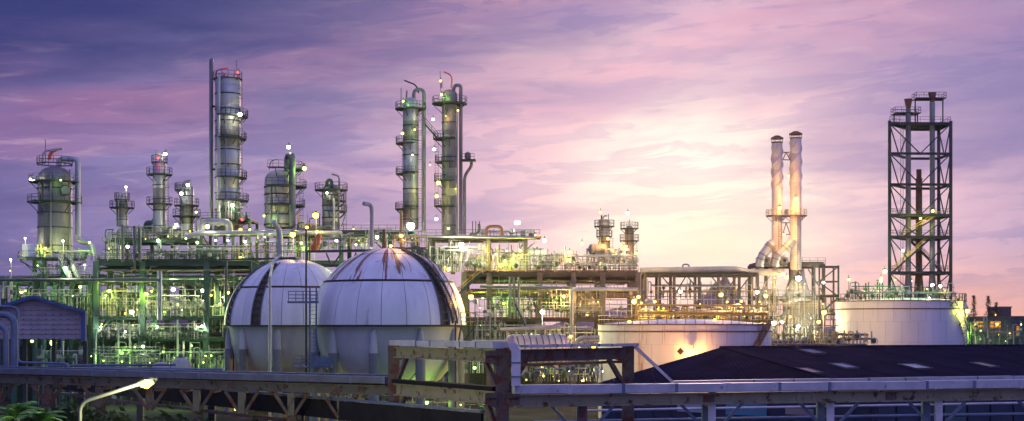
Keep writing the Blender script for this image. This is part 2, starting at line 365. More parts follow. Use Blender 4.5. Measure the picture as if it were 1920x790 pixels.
# ================================================================== SETTING
g = MB(); g.quad((-1800, -60, 0), (1800, -60, 0), (1800, 2600, 0), (-1800, 2600, 0)); struct(g.build('ground', M['ground']))
rd = MB(); rd.quad((-300, 142, .004), (300, 142, .004), (300, 150, .004), (-300, 150, .004)); struct(rd.build('road', M['concrete']))
rnd = random.Random(4)
def hill(px, py, wpx, D, seed):
    q = random.Random(seed); mb = MB(); n = 26; rows = 8; R_ = wpx * D / F / 2; top = wz(py, D); cx = wx(px, D); b = 0
    ph = [q.uniform(0, 6.28) for _ in range(4)]
    for j in range(rows + 1):
        for i in range(n + 1):
            u, v = i / n * 2 - 1, j / rows * 2 - 1; rr = math.sqrt(u * u + v * v)
            z = top * max(0, math.cos(min(1, rr) * math.pi / 2)) ** .8 * (1 + .1 * math.sin(u * 7 + ph[0]) * (1 - rr) + .05 * math.sin(u * 19 + ph[1] + v * 5)) - .5
            mb.v.append((cx + u * R_, D + v * R_ * .5, max(-.5, z)))
    for j in range(rows):
        for i in range(n): k = j * (n + 1) + i; mb.face((k, k + 1, k + n + 2, k + n + 1), True)
    return struct(mb.build('hill', M['hill']))
hill(1352, 528, 150, 1900, 1); hill(1210, 572, 420, 2100, 2); hill(560, 585, 900, 2200, 3); hill(1800, 596, 700, 2200, 5)

# ================================================================== LAMPS
LAMP_MESH = {}
def lamp(px, py, D, c, label, power=900, size=.30, kind='bulk', base=None, group='lamps lit across the plant', lx=0, arm=None):
    """kind: bulk = round housing on a bracket, pole = upright post with head, flood = boxed floodlight"""
    p = P(px, py, D); size *= .8 if group == 'lamps lit across the plant' else .7
    if c in 'yg' and 1040 < px < 1600: c = 'a'
    t = thing('floodlight' if kind == 'flood' else ('pole_lamp' if kind == 'pole' else 'bulkhead_lamp'), label, 'lamp', p, group)
    key = (kind, c, size)
    if key not in LAMP_MESH:
        bb = MB(); hh = MB()
        if kind == 'flood':
            bb.box((0, -.16, 0), (size * 2.2, .08, size * 1.1)); hh.box((0, .06, 0), (size * 2.5, .3, size * 1.5)); hh.beam((0, .1, -.1), (0, .1, -size * 2), .08, .08)
        else:
            bb.lathe([(0.001, -size), (size * .5, -size * .87), (size * .87, -size * .5), (size, 0), (size * .87, size * .5), (size * .5, size * .87), (.001, size)], n=12)
            hh.lathe([(size * .5, size * .8), (size * 1.25, size * .62), (size * 1.3, size * .75), (size * .45, size * 1.35), (.001, size * 1.4)], n=12)
        LAMP_MESH[key] = (bb.mesh('bulb', E[c]), hh.mesh('housing', M['dgrey']))
    for nm, me in zip(('bulb', 'housing'), LAMP_MESH[key]):
        o = bpy.data.objects.new(nm, me); COL.objects.link(o); o.parent = t
    if kind == 'pole':
        zb = wz(base, D) if base else max(0, p.z - 6)
        MB().tube([(p.x + lx, p.y + .15, zb), (p.x + lx, p.y + .15, p.z + size * 1.4), (p.x, p.y, p.z + size * 1.4)] if lx else [(p.x, p.y + size * 1.1, zb), (p.x, p.y + size * 1.1, p.z + size)], .07, 6).build('pole', M['galv'], t)
    elif kind == 'bulk':
        MB().tube([(p.x, p.y, p.z + size * 1.3), (p.x, p.y, p.z + size * 1.3 + .35), (p.x + .1, p.y + 1.0, p.z + size * 1.3 + .35)], .05, 5).build('bracket', M['grey'], t)
    if power > 0:
        l = bpy.data.lights.new('lamp_light', 'POINT'); l.energy = power; l.color = LC[c]; l.shadow_soft_size = size * 1.05
        lo = bpy.data.objects.new('lamp_light', l); COL.objects.link(lo); lo.parent = t; lo.location = (0, -size * 1.2, -.1)
    return t

# ================================================================== TOWERS
def platform(parent, cx, cy, z, r0, xl, xr, mat_, railm, a0=None, a1=None, h=1.1):
    """round grating deck with toe plate, brackets and a railing; xl, xr: reach left and right of the axis"""
    R1 = max(xl, xr)
    if min(xl, xr) > R1 * .72: A0, A1 = 0, 2 * math.pi
    elif xl > xr: A0, A1 = math.pi * .55, math.pi * 1.62
    else: A0, A1 = -math.pi * .62, math.pi * .45
    if a0 is not None: A0, A1 = a0, a1
    n = 18; mb = MB()
    mb.lathe([(r0, 0), (R1, 0), (R1, .16), (r0, .16), (r0, 0)], (cx, cy, z), n, None, A0, A1, False)
    d = mb.build('platform', mat_, parent)
    q = 5
    for i in range(q):
        k = MB(); a = A0 + (A1 - A0) * (i + .5) / q; e = Vector((math.cos(a), math.sin(a), 0)); c = Vector((cx, cy, z))
        k.beam(c + e * R1 * .96, c + e * r0 + Vector((0, 0, -(R1 - r0) * .9)), .1, .1); k.build('bracket', mat_, d)
    pts = [Vector((cx + math.cos(A0 + (A1 - A0) * i / 14) * R1 * .985, cy + math.sin(A0 + (A1 - A0) * i / 14) * R1 * .985, z + .14)) for i in range(15)]
    rail_mb(pts, h, .042, 1.4).build('railing', railm, d)
    return d
def tower(name, label, px, D, wpx, ytop, ybase, plats=(), shellm='alu', head='dome', rings=6, pm='gdark', rm='grey', lad=None, pipes=(), n=28, extra_rings=True, cat='column'):
    r = wpx / 2 * D / F; cx, cy = wx(px, D), D; zb, zt = wz(ybase, D), wz(ytop, D); hh = zt - zb
    t = thing(name, label, cat, (cx, cy, zb))
    hd = r * (.75 if head == 'dome' else .5); hd = min(hd, hh * .4)
    # courses of cladding, each a hair proud of or behind its neighbour
    q = random.Random(px); k = max(3, int(hh / 3.2))
    for i in range(k):
        z0, z1 = zb + (hh - hd) * i / k, zb + (hh - hd) * (i + 1) / k; e = r * (1 + q.uniform(-.008, .012))
        MB().lathe([(e * .985, z0 + .0), (e, z0 + .05), (e, z1 - .05), (e * .985, z1)], (cx, cy, 0), n).build('shell_course', M[shellm if q.random() < .78 else {'alu': 'aluold', 'aluold': 'alu'}.get(shellm, shellm)], t)
    if head == 'dome': pr = [(r * 1.0 * math.cos(a), zt - hd + hd * math.sin(a)) for a in [math.pi / 2 * i / 7 for i in range(8)]]
    elif head == 'cone': pr = [(r, zt - hd), (r * .55, zt - hd * .35), (r * .5, zt), (.01, zt)]
    else: pr = [(r * 1.02, zt - hd), (r * 1.02, zt), (.01, zt)]
    MB().lathe(pr, (cx, cy, 0), n).build('head', M[shellm], t)
    for i in range(rings):
        z = zb + (hh - hd) * (i + .5 + q.uniform(-.22, .22)) / rings
        MB().lathe([(r * .99, z - .09), (r * 1.055, z - .09), (r * 1.055, z + .09), (r * .99, z + .09)], (cx, cy, 0), n, sm=False).build('stiffener_ring', M[pm], t)
    for (py, xl, xr) in plats:
        platform(t, cx, cy, wz(py, D), r * .98, (px - xl) * D / F, (xr - px) * D / F, M[pm], M[rm])
    if lad:
        for (lp, y0, y1) in lad:
            x = wx(lp, D); dx_ = x - cx; yy = cy - math.sqrt(max(0.05, r * r - min(abs(dx_), r * .98) ** 2)) - .25
            if abs(dx_) > r: yy = cy - .4
            ladder_mb((x, yy, wz(y0, D)), (x, yy, wz(y1, D)), .55, (1, 0, 0), cage=True).build('ladder', M['grey'], t)
    for (pts, rp, mm) in pipes:
        MB().tube(rpath([P(a, b, D + c) for a, b, c in pts], .9, 4), rp * D / F, 12).build('pipe', M[mm], t)
    return t

T1 = tower('distillation_column', 'fat weathered steel column with domed head, farthest left of all columns', 103, 236, 62, 312, 474,
      [(381, 53, 146), (343, 56, 150), (309, 74, 136)], 'aluold', 'dome', 5, lad=[(98, 470, 384), (86, 378, 345)],
      pipes=[([(112, 310, 0), (112, 298, 0), (146, 298, 0), (146, 452, 0), (173, 458, 0), (175, 480, 0)], 5.0, 'alu'), ([(82, 312, -1), (80, 284, -1), (118, 279, -1)], 2.2, 'pipew'),
             ([(92, 300, 0), (95, 286, 0), (107, 280, 0)], 3.2, 'orange'), ([(131, 470, -2.2), (131, 318, -2.2)], 1.5, 'pipe'), ([(95, 474, -3), (95, 330, -3)], 1.3, 'pipe')])
mh = P(123, 357, 236 - 2.25); MB().lathe([(.01, -.45), (.72, -.45), (.72, .4)], mh, 16, axis=(-.35, 1, 0)).build('manhole', M['aluold'], T1); MB().lathe([(.72, -.3), (.9, -.3), (.9, -.15), (.72, -.15)], mh, 16, axis=(-.35, 1, 0)).build('flange', M['gdark'], T1)
MB().tube([P(85, 300, 236), P(85, 262, 236)], .06, 5).build('lightning_rod', M['grey'], T1)
T2 = tower('process_column', 'short slim column with two ring decks beside the fat column', 229, 240, 21, 372, 425, [(391, 206, 251), (376, 216, 243)], 'alu', 'flat', 2, pipes=[([(222, 425, -1.2), (222, 372, -1.2), (229, 366, 0)], 1.3, 'pipe'), ([(238, 391, -1), (238, 366, -1)], .8, 'pipe')])
T3 = tower('process_column', 'slim column carrying a red beacon, between short column and tall column', 299, 240, 24, 305, 438, [(329, 275, 321), (384, 275, 317), (306, 284, 314)], 'alu', 'flat', 5, lad=[(314, 436, 332)], pipes=[([(310, 436, -1), (310, 340, -1), (313, 336, -1)], .9, 'pipe'), ([(292, 305, 0), (293, 282, 0)], .8, 'pipe'), ([(304, 305, 0), (304, 290, 0), (310, 288, 0)], 1.6, 'pipew')])
T4 = tower('process_column', 'stubby column with stacked decks and hooked vent pipe on top', 350, 240, 26, 346, 455, [(387, 327, 373), (407, 324, 373), (358, 328, 362)], 'aluold', 'cone', 3, lad=[(366, 450, 410)], pipes=[([(343, 350, -1), (344, 341, -1), (358, 338, -1)], 1.6, 'pipe'), ([(368, 450, -.5), (368, 395, -.5)], 1.1, 'pipe'), ([(355, 355, -1.4), (357, 345, -1.4)], 2.6, 'pipew')])
T5 = tower('distillation_column', 'tallest silver column with a slender riser pipe along its left side', 427, 238, 46, 150, 432,
      [(220, 410, 465), (262, 410, 462), (335, 410, 463), (378, 410, 466), (150, 400, 449)], 'alu', 'flat', 10, lad=[(452, 430, 150)],
      pipes=[([(396, 412, 0), (396, 113, 0), (400, 113, 0)], 3.8, 'pipe'), ([(410, 425, -2.5), (410, 152, -2.5), (412, 140, -2), (420, 138, 0), (424, 150, 0)], 3.2, 'alu'), ([(423, 420, -2.7), (423, 195, -2.7)], 1.2, 'pipe'), ([(404, 150, 0), (405, 131, 0), (428, 128, 0)], 1.2, 'orange'), ([(446, 152, 0), (446, 135, 0)], 1.6, 'pipe')])
for y in (200, 318): MB().beam(P(396, y, 238), P(408, y, 237.5), .3, .35).build('riser_clamp', M['gdark'], T5)
MB().tube([P(443, 140, 238), P(443, 112, 238)], .05, 5).build('lightning_rod', M['grey'], T5)
T6 = tower('process_column', 'broad pale column with thick arched overhead pipe', 525, 240, 57, 318, 428, [(319, 503, 570), (352, 497, 575), (388, 497, 572)], 'pipew', 'dome', 5, lad=[(566, 426, 322)],
      pipes=[([(539, 322, -1), (539, 293, -1), (548, 291, -3), (548, 424, -3)], 6.2, 'grey'), ([(505, 318, 0), (507, 302, 0), (520, 299, 0)], 1.0, 'pipe'), ([(520, 428, -2.8), (520, 380, -2.8), (534, 380, -2.8)], 1.2, 'pipe'), ([(508, 426, -2.5), (508, 350, -2.5)], 1.1, 'pipe')])
T7 = tower('process_column', 'cluttered dark column with looping pipes, just right of the pale broad column', 621, 240, 34, 345, 446, [(358, 598, 652), (398, 603, 651), (378, 603, 650)], 'aluold', 'dome', 4, lad=[(647, 440, 350)],
      pipes=[([(613, 352, -1), (613, 338, -1), (622, 338, -1.5), (622, 352, -1.5)], 3.2, 'green'), ([(634, 440, -2), (636, 330, -2), (622, 327, -2)], 1.6, 'pipe'), ([(626, 446, -2.6), (626, 372, -2.6)], 2.0, 'galv'), ([(640, 425, -2), (648, 405, -2), (648, 360, -2)], 1.0, 'pipe')])
T8 = tower('distillation_column', 'left column of the tall pair, with davit arm on top', 770, 246, 29, 183, 430,
      [(206, 743, 799), (271, 742, 785), (328, 742, 789), (394, 741, 786)], 'alu', 'dome', 8, lad=[(788, 428, 210), (758, 325, 275)],
      pipes=[([(776, 190, 0), (776, 168, 0), (795, 168, 0), (795, 436, 0)], 3.4, 'pipe'), ([(761, 206, -1), (763, 170, -1)], 1.6, 'pipe'), ([(785, 175, 0), (781, 160, 0), (758, 151, 0)], 1.4, 'gdark'), ([(752, 205, 0), (752, 165, 0)], .7, 'pipe')])
T9 = tower('distillation_column', 'right column of the tall pair, with twin downpipes and side exchanger deck', 843, 246, 29, 168, 442,
      [(196, 810, 868), (262, 812, 862), (306, 816, 862), (341, 814, 860), (388, 814, 860)], 'aluold', 'dome', 8, lad=[(819, 386, 266), (832, 440, 392)],
      pipes=[([(850, 172, 0), (852, 160, 0), (864, 160, 0), (864, 440, 0)], 3.4, 'aluold'), ([(871, 440, 0), (871, 330, 0), (884, 312, 0), (884, 300, 0)], 3.0, 'aluold'), ([(828, 165, 0), (828, 152, 0)], 1.6, 'pipew'), ([(846, 165, 0), (848, 142, 0), (832, 135, 0)], 1.3, 'orange'), ([(857, 440, -1.6), (857, 200, -1.6)], 1.6, 'pipe'), ([(826, 172, 0), (825, 133, 0)], .6, 'pipe')])
MB().box(P(878, 301, 246), (2.6, 2.4, .2)).build('side_deck', M['gdark'], T9); rail_mb([P(867, 300, 245), P(889, 300, 245), P(889, 300, 247.5)], 1.1).build('railing', M['grey'], T9)
MB().lathe([(.01, -.9), (.4, -.8), (.55, -.4), (.55, .5), (.01, .8)], P(877, 293, 246), 12).build('exchanger', M['aluold'], T9)
for y in (322, 360): MB().box(P(846, y, 244.6), (1.7, .5, 1.3)).build('junction_box', M['aluold'], T9)
wk = thing('walkway', 'sloping catwalk bridging the tall pair of columns', 'walkway', P(809, 250, 246))
stair(wk, P(797, 233, 246), P(822, 262, 246), .9, M['gdark'], M['grey'], 'catwalk')
T10 = tower('process_column', 'left of two small hazy columns beyond the right process deck', 1133, 262, 20, 412, 505, [(426, 1118, 1152), (445, 1121, 1148)], 'aluold', 'flat', 4, lad=[(1146, 500, 448)], pipes=[([(1125, 505, -1), (1125, 420, -1), (1133, 405, 0), (1138, 405, 0)], 1.4, 'pipe'), ([(1141, 426, -1), (1141, 402, 0)], .9, 'pipe'), ([(1128, 418, 0), (1128, 404, 0)], 1.6, 'rust')])
T11 = tower('process_column', 'right of two small hazy columns beyond the right process deck', 1180, 262, 17, 424, 505, [(430, 1164, 1197), (453, 1162, 1198)], 'aluold', 'cone', 4, lad=[(1191, 500, 456)], pipes=[([(1173, 505, -1), (1173, 438, -1)], 1.2, 'pipe'), ([(1180, 428, 0), (1180, 412, 0)], .8, 'pipe')])

# ================================================================== STEEL STRUCTURES
def frame(name, label, xs, D, depth, levels, ztop_py, mat_c='green', cw=.9, cat='steel frame', braces=(), rails=(), railm='grey', zbase=0.0, rows=2, deckm='gdark'):
    """xs: column pixel columns; levels: (py, beam height m, deck thickness or 0)"""
    t = thing(name, label, cat, (wx(xs[0], D), D, zbase)); ys = [D + depth * i / (rows - 1) for i in range(rows)]
    X = [wx(x, D) for x in xs]; zt = wz(ztop_py, D)
    for iy, y in enumerate(ys):
        for x in X: MB().ibeam((x, y, zbase), (x, y, zt), cw, cw, .14).build('post', M[mat_c], t)
    for (py, bh, dk) in levels:
        z = wz(py, D)
        for y in ys:
            for a, b in zip(X, X[1:]): MB().ibeam((a + cw / 2, y, z), (b - cw / 2, y, z), .45, bh, .08).build('beam', M[mat_c], t)
        for x in X: MB().ibeam((x, ys[0] + cw / 2, z), (x, ys[-1] - cw / 2, z), .4, bh * .9, .08).build('cross_beam', M[mat_c], t)
        if dk:
            for a, b in zip(X, X[1:]): MB().box(((a + b) / 2, (ys[0] + ys[-1]) / 2, z + bh / 2 + .1), (b - a - .02, depth + 1.6, .16)).build('deck', M[deckm], t)
            n = 0
    for (py, x0, x1) in rails:
        z = wz(py, D); y = D - .75
        rail_mb([(wx(x0, D), y, z), (wx(x1, D), y, z)], 1.1, .045, 1.5).build('railing', M[railm], t)
    for (xa, ya, xb, yb) in braces: MB().beam(P(xa, ya, D + .1), P(xb, yb, D + .1), .22, .22).build('brace', M[mat_c], t)
    return t
FL = frame('process_structure', 'tall green steel process structure left of the spheres', [181, 268, 388, 480], 232, 16, [(493, .85, .16), (528, .55, 0), (597, .5, .16), (637, .5, .16)], 490, rows=3,
      rails=[(490, 181, 470), (595, 175, 388), (635, 181, 388)], braces=[(181, 560, 215, 530), (388, 560, 350, 530), (268, 565, 240, 530), (268, 630, 290, 600), (181, 630, 205, 600)])
FL2 = frame('process_structure', 'green steel frame behind the gabled shed at the left edge', [-40, 28, 104, 168], 238, 12, [(529, .7, 0), (597, .5, .16), (640, .5, 0)], 528, rows=2, rails=[(595, 20, 168)], braces=[(104, 560, 75, 532), (28, 565, 60, 532)])
FU = frame('process_structure', 'upper green deck frame carrying the drums above the left structure', [212, 260, 300, 372], 238, 9, [(452, .5, .14)], 450, zbase=wz(489, 238), cw=.6, rails=[(449, 205, 262), (449, 275, 372)], braces=[(212, 486, 240, 455), (372, 486, 350, 455)])
FT5 = frame('process_structure', 'braced steel base frame under the tallest column', [378, 405, 437, 468], 236, 7, [(436, .5, .14), (413, .3, .1)], 412, zbase=wz(489, 236), cw=.45, rails=[(412, 376, 470), (435, 376, 470)], braces=[(378, 434, 405, 415), (437, 434, 468, 415), (405, 486, 437, 438), (437, 486, 468, 438), (378, 438, 405, 486)])
FM = frame('process_structure', 'green frame behind the domes under the pale broad column', [500, 560, 640, 720, 775], 240, 12, [(437, .5, .14), (492, .6, 0), (560, .5, 0)], 435, cw=.7, rails=[(435, 500, 775)], braces=[(560, 470, 600, 440), (720, 470, 690, 440)])
FR = frame('process_structure', 'long process deck structure right of the spheres', [870, 917, 1012, 1075, 1130, 1196], 232, 16, [(514, .8, .16), (553, .5, 0), (600, .55, .16), (642, .45, 0)], 511, 'warm', rows=3, cw=.85, deckm='rust',
      rails=[(511, 870, 1196), (598, 890, 1125)], railm='grey', braces=[(1130, 545, 1105, 520), (1075, 590, 1095, 556), (917, 590, 945, 556), (1196, 545, 1170, 520)])
FR2 = frame('process_structure', 'upper grey deck frame with drums, right of the tall pair', [806, 845, 915, 985], 236, 9, [(447, .45, .14)], 445, 'warm', zbase=wz(511, 236), cw=.75, rails=[(444, 800, 910), (444, 960, 1012)], braces=[(985, 470, 1008, 450), (960, 470, 985, 492), (985, 450, 960, 492)])
MB().box((wx(1000, 236), 240, wz(447, 236) + .35), (2.6, 8, .16)).build('deck', M['rust'], FR2)
# round table deck under the fat column
tb = thing('column_table', 'flared round table deck on legs under the fat left column', 'support', (wx(100, 236), 236, 0))
platform(tb, wx(98, 236), 236, wz(487, 236), .5, 62 * 236 / F, 62 * 236 / F, M['green'], M['pipew'])
for a in range(6):
    e = Vector((math.cos(a * 1.047 + .3), math.sin(a * 1.047 + .3), 0)) * 2.9; c = Vector((wx(100, 236), 236, 0))
    MB().tube([c + e, c + e + Vector((0, 0, wz(489, 236)))], .38, 10).build('leg', M['green'], tb)
    MB().beam(c + e + Vector((0, 0, wz(505, 236))), c + e * 1.8 + Vector((0, 0, wz(490, 236))), .2, .2).build('strut', M['green'], tb)
stair(tb, P(112, 488, 229), P(132, 526, 229), 1.0, M['green'], M['pipew']); stair(tb, P(130, 488, 229.5), P(148, 526, 229.5), 1.0, M['green'], M['pipew'])
MB().box(P(57, 470, 233), (2.3, 1.2, 2.1)).build('cabinet', M['sign'], tb)
# long trestle of the right: pipe bridge with legs
TR = frame('pipe_trestle', 'long pink-lit pipe trestle between the process deck and twin stacks', [1210, 1237, 1264, 1311, 1356, 1386, 1420], 262, 6, [(516, .5, .12)], 513, 'warm', cw=.5, cat='trestle', rails=[], braces=[(1264, 555, 1285, 520), (1264, 545, 1242, 520), (1311, 545, 1290, 520), (1356, 555, 1380, 520), (1386, 545, 1405, 520), (1356, 545, 1335, 520)])
tag(MB().tube(rpath([P(1200, 508, 263), P(1380, 505, 263), P(1400, 511, 264), P(1470, 511, 264)], 1.5), .62, 14).build('overhead_pipe', M['pipew']), 'thick pale pipe along the top of the long trestle', 'pipe')
tag(MB().tube(rpath([P(1280, 505, 264), P(1280, 496, 264), P(1292, 496, 264), P(1292, 505, 264)], .5), .16, 8).build('expansion_loop', M['pipe']), 'small square pipe loop standing on the long trestle', 'pipe')
SB = frame('stack_base_frame', 'heavy braced base structure beneath the twin stacks', [1420, 1452, 1500, 1544], 268, 9, [(497, .7, .14), (560, .5, .12), (600, .5, 0)], 495, 'warm', cw=.6, cat='steel frame', rails=[(495, 1416, 1546), (558, 1420, 1544)], braces=[(1452, 580, 1500, 505), (1420, 560, 1450, 505), (1500, 565, 1535, 640), (1452, 600, 1420, 640), (1544, 550, 1515, 505)])
SL = frame('lattice_frame', 'small open lattice frame right of the twin stacks', [1536, 1572], 262, 4, [(500, .25, 0), (528, .25, 0), (556, .25, .1), (590, .25, 0)], 498, 'dgrey', cw=.3, cat='steel frame', braces=[(1536, 528, 1572, 500), (1572, 556, 1536, 530), (1536, 590, 1572, 558)])

# ================================================================== STACKS
def stack(px, D, wpx, ytop, ybase, label):
    r = wpx / 2 * D / F; cx = wx(px, D); zb, zt = wz(ybase, D), wz(ytop, D); t = thing('chimney_stack', label, 'chimney', (cx, D, zb)); zz = zt - .9
    k = 9
    for i in range(k):
        a, b = zb + (zz - zb) * i / k, zb + (zz - zb) * (i + 1) / k
        MB().lathe([(r * .98, a), (r, a + .06), (r, b - .06), (r * .98, b)], (cx, D, 0), 22).build('shell_course', M['stackm'], t)
    for s in range(3):   # helical strakes
        pts = []
        for i in range(40):
            u = i / 39; a = s * 2.094 + u * 7.0; z = wz(355, D) + u * (zt - 1.5 - wz(355, D)); pts.append((cx + math.cos(a) * r * 1.08, D + math.sin(a) * r * 1.08, z))
        MB().tube(pts, .13, 5).build('strake', M['stackm'], t)
    MB().lathe([(r * 1.02, zz), (r * 1.02, zz + .25), (r * .9, zz + .25)], (cx, D, 0), 22).build('rim', M['rust'], t)
    for i in range(6):
        a = i * 1.047; MB().beam((cx + math.cos(a) * r, D + math.sin(a) * r, zz), (cx + math.cos(a) * r * 1.1, D + math.sin(a) * r * 1.1, zt), .09, .09).build('cap_strut', M['rust'], t)
    MB().lathe([(.01, zt - .1), (r * 1.15, zt - .1), (r * 1.2, zt + .1), (r * .4, zt + .55), (.01, zt + .6)], (cx, D, 0), 20).build('rain_cap', M['rust'], t)
    platform(t, cx, D, wz(406, D), r, 21 * D / F, 21 * D / F, M['rust'], M['yellow'])
    ladder_mb((cx + r * .3, D - r - .3, zb), (cx + r * .3, D - r - .3, wz(408, D)), .5).build('ladder', M['grey'], t); return t
K1 = stack(1457, 266, 20, 260, 500, 'left chimney of the twin stacks with spiral strakes'); K2 = stack(1492, 266, 21, 252, 506, 'taller right chimney of the twin stacks with spiral strakes')
for (ya, yb, nm) in ((286, 300, 'upper braced link between the twin chimneys'), (418, 440, 'lower braced link between the twin chimneys')):
    t = thing('link_truss', nm, 'truss', P(1467, yb, 266))
    for y in (ya, yb): MB().beam(P(1467.5, y, 266), P(1481.5, y, 266), .16, .16).build('chord', M['rust'], t)
    MB().beam(P(1467.5, yb, 266), P(1474, ya, 266), .14, .14).build('diagonal', M['rust'], t); MB().beam(P(1474, ya, 266), P(1481.5, yb, 266), .14, .14).build('diagonal', M['rust'], t)
for (pts, nm) in (([(1424, 500), (1428, 482), (1444, 460), (1450, 455)], 'slanting insulated flue leading into the left twin chimney'), ([(1452, 500), (1456, 482), (1478, 462), (1486, 450)], 'slanting insulated flue leading into the right twin chimney')):
    t = thing('flue_duct', nm, 'duct', P(pts[0][0], pts[0][1], 264)); pp = rpath([P(a, b, 264) for a, b in pts], 1.0); MB().tube(pp, .85, 14).build('duct', M['alu'], t)
    for i in range(2, len(pp) - 2, 2): MB().tube([pp[i] - (pp[i + 1] - pp[i - 1]).normalized() * .1, pp[i] + (pp[i + 1] - pp[i - 1]).normalized() * .1], .95, 14).build('joint_band', M['aluold'], t)
for x, nm in ((1437, 'squat blower casing under the left twin chimney'), (1470, 'squat blower casing under the right twin chimney')):
    t = thing('blower', nm, 'blower', P(x, 497, 264)); c = P(x, 489, 264)
    MB().lathe([(.01, -.6), (.75, -.6), (.75, .6), (.01, .6)], c, 16, axis=(0, 1, 0)).build('casing', M['aluold'], t); MB().box(c + Vector((0, 0, -.8)), (1.2, 1.2, .4)).build('plinth', M['grey'], t); MB().lathe([(.3, -.8), (.3, -.6), (.01, -.8)], c, 12, axis=(0, 1, 0)).build('inlet', M['dgrey'], t)
fu = thing('furnace', 'boxy furnace with sloping hopper beneath the twin stacks', 'furnace', (wx(1500, 270), 270, 0))
MB().box((wx(1500, 270), 270, wz(600, 270)), (5.6, 5, 7.2)).build('casing', M['aluold'], fu)
MB().lathe([(3.3, wz(565, 270)), (2.6, wz(556, 270)), (1.5, wz(520, 270)), (1.3, wz(505, 270))], (wx(1495, 270), 270, 0), 16).build('hopper', M['alu'], fu)
for i in range(4): MB().box((wx(1500, 270), 267.4, wz(632 - i * 19, 270)), (5.7, .16, .2)).build('stiffener', M['grey'], fu)
fu2 = thing('furnace', 'narrow furnace box with flat top left of the hopper furnace', 'furnace', (wx(1436, 270), 270, 0))
MB().box((wx(1436, 270), 270, wz(545, 270) / 2), (3.4, 4, wz(545, 270))).build('casing', M['aluold'], fu2); MB().box((wx(1436, 270), 270, wz(545, 270) + .1), (3.8, 4.4, .2)).build('top_plate', M['grey'], fu2)

# ================================================================== FLARE DERRICK
def derrick():
    D = 290; cx, cy = wx(1726, D), D + 3
    t = thing('flare_derrick', 'tall open lattice tower holding three flare pipes at the right', 'tower', (cx, cy, 0))
    cs = [Vector((wx(1668, D), D)), Vector((wx(1784, D), D + .5)), Vector((wx(1760, D + 9), D + 9)), Vector((wx(1704, D + 9), D + 9))]
    lv = [232, 288, 346, 404, 445, 512, 562, 640]; zs = [wz(y, D) for y in lv]
    for c in cs: MB().ibeam((c.x, c.y, 0), (c.x, c.y, zs[0] + .6), .55, .55, .12).build('leg', M['gdark'], t)
    for i, z in enumerate(zs):
        for k in range(4):
            a, b = cs[k], cs[(k + 1) % 4]; MB().ibeam((a.x, a.y, z), (b.x, b.y, z), .3, .5, .06).build('girt', M['gdark'], t)
            if i < len(zs) - 1 and k != 2:
                z2 = zs[i + 1]; m = (a + b) / 2
                MB().beam((a.x, a.y, z), (m.x, m.y, z2), .2, .2).build('diagonal', M['gdark'], t); MB().beam((m.x, m.y, z2), (b.x, b.y, z), .2, .2).build('diagonal', M['gdark'], t)
        if i in (0, 3, 4, 5, 6):
            q = [Vector((c.x, c.y, z + .35)) for c in cs]
            MB().prism([p + Vector((0, 0, 0)) for p in q], (0, 0, -.1)).build('deck', M['gdark'], t)
            rail_mb([q[3], q[0], q[1], q[2]], 1.1, .04, 2.0).build('railing', M['grey'], t)
    for (px, dd, wp, yt, yb, nm, mm) in ((1703, 2, 10, 186, 560, 'flare_riser', 'aluold'), (1748, 2, 10, 174, 560, 'flare_riser', 'pipe'), (1723, 5, 12, 318, 560, 'short_riser', 'rust')):
        d = D + dd; r = wp / 2 * d / F; c = (wx(px, d), d, 0); zt = wz(yt, d)
        MB().lathe([(r * 1.5, wz(yb, d)), (r * 1.5, wz(545, d)), (r, wz(510, d)), (r, zt - 2.2), (r * .9, zt - 2)], c, 16).build(nm, M[mm], t)
        if nm == 'flare_riser': MB().lathe([(r * .8, zt - 2.6), (r * .9, zt - 1.8), (r * 1.55, zt), (r * 1.4, zt), (r * .6, zt - 1.6)], c, 16).build('flare_tip', M['rust'], t)
        else: MB().lathe([(r * 1.1, zt - 2.2), (r * 1.15, zt - 1.9), (r * .8, zt - 1.9), (r * .8, zt)], c, 14).build('riser_tip', M['rust'], t)
    zt = wz(208, D)
    for (xa, xb, y, yy) in ((1722, 1778, 182, 3), (1682, 1730, 210, 3)):
        z = wz(y, D); x0, x1 = wx(xa, D), wx(xb, D); MB().box(((x0 + x1) / 2, D + yy, z), (x1 - x0, 3.6, .15)).build('tip_platform', M['gdark'], t)
        rail_mb([(x0, D + yy - 1.7, z), (x1, D + yy - 1.7, z), (x1, D + yy + 1.7, z), (x0, D + yy + 1.7, z), (x0, D + yy - 1.7, z)], 1.2, .05, 1.4).build('railing', M['grey'], t)
        for x in (x0 + .2, x1 - .2): MB().beam((x, D + yy, z), (x, D + yy, zs[0]), .22, .22).build('post', M['gdark'], t)
    ladder_mb((wx(1690, D), D - .4, 12), (wx(1690, D), D - .4, zs[0]), .5, cage=False).build('ladder', M['grey'], t)
    stair(t, P(1672, 512, D + 1), P(1745, 447, D + 1), .9, M['gdark'], M['yellow']); stair(t, P(1690, 446, D + 1), P(1760, 406, D + 1), .9, M['gdark'], M['yellow'])
    stair(t, P(1700, 445, D + 3), P(1765, 510, D + 3), .9, M['gdark'], M['grey'])
    return t
derrick()

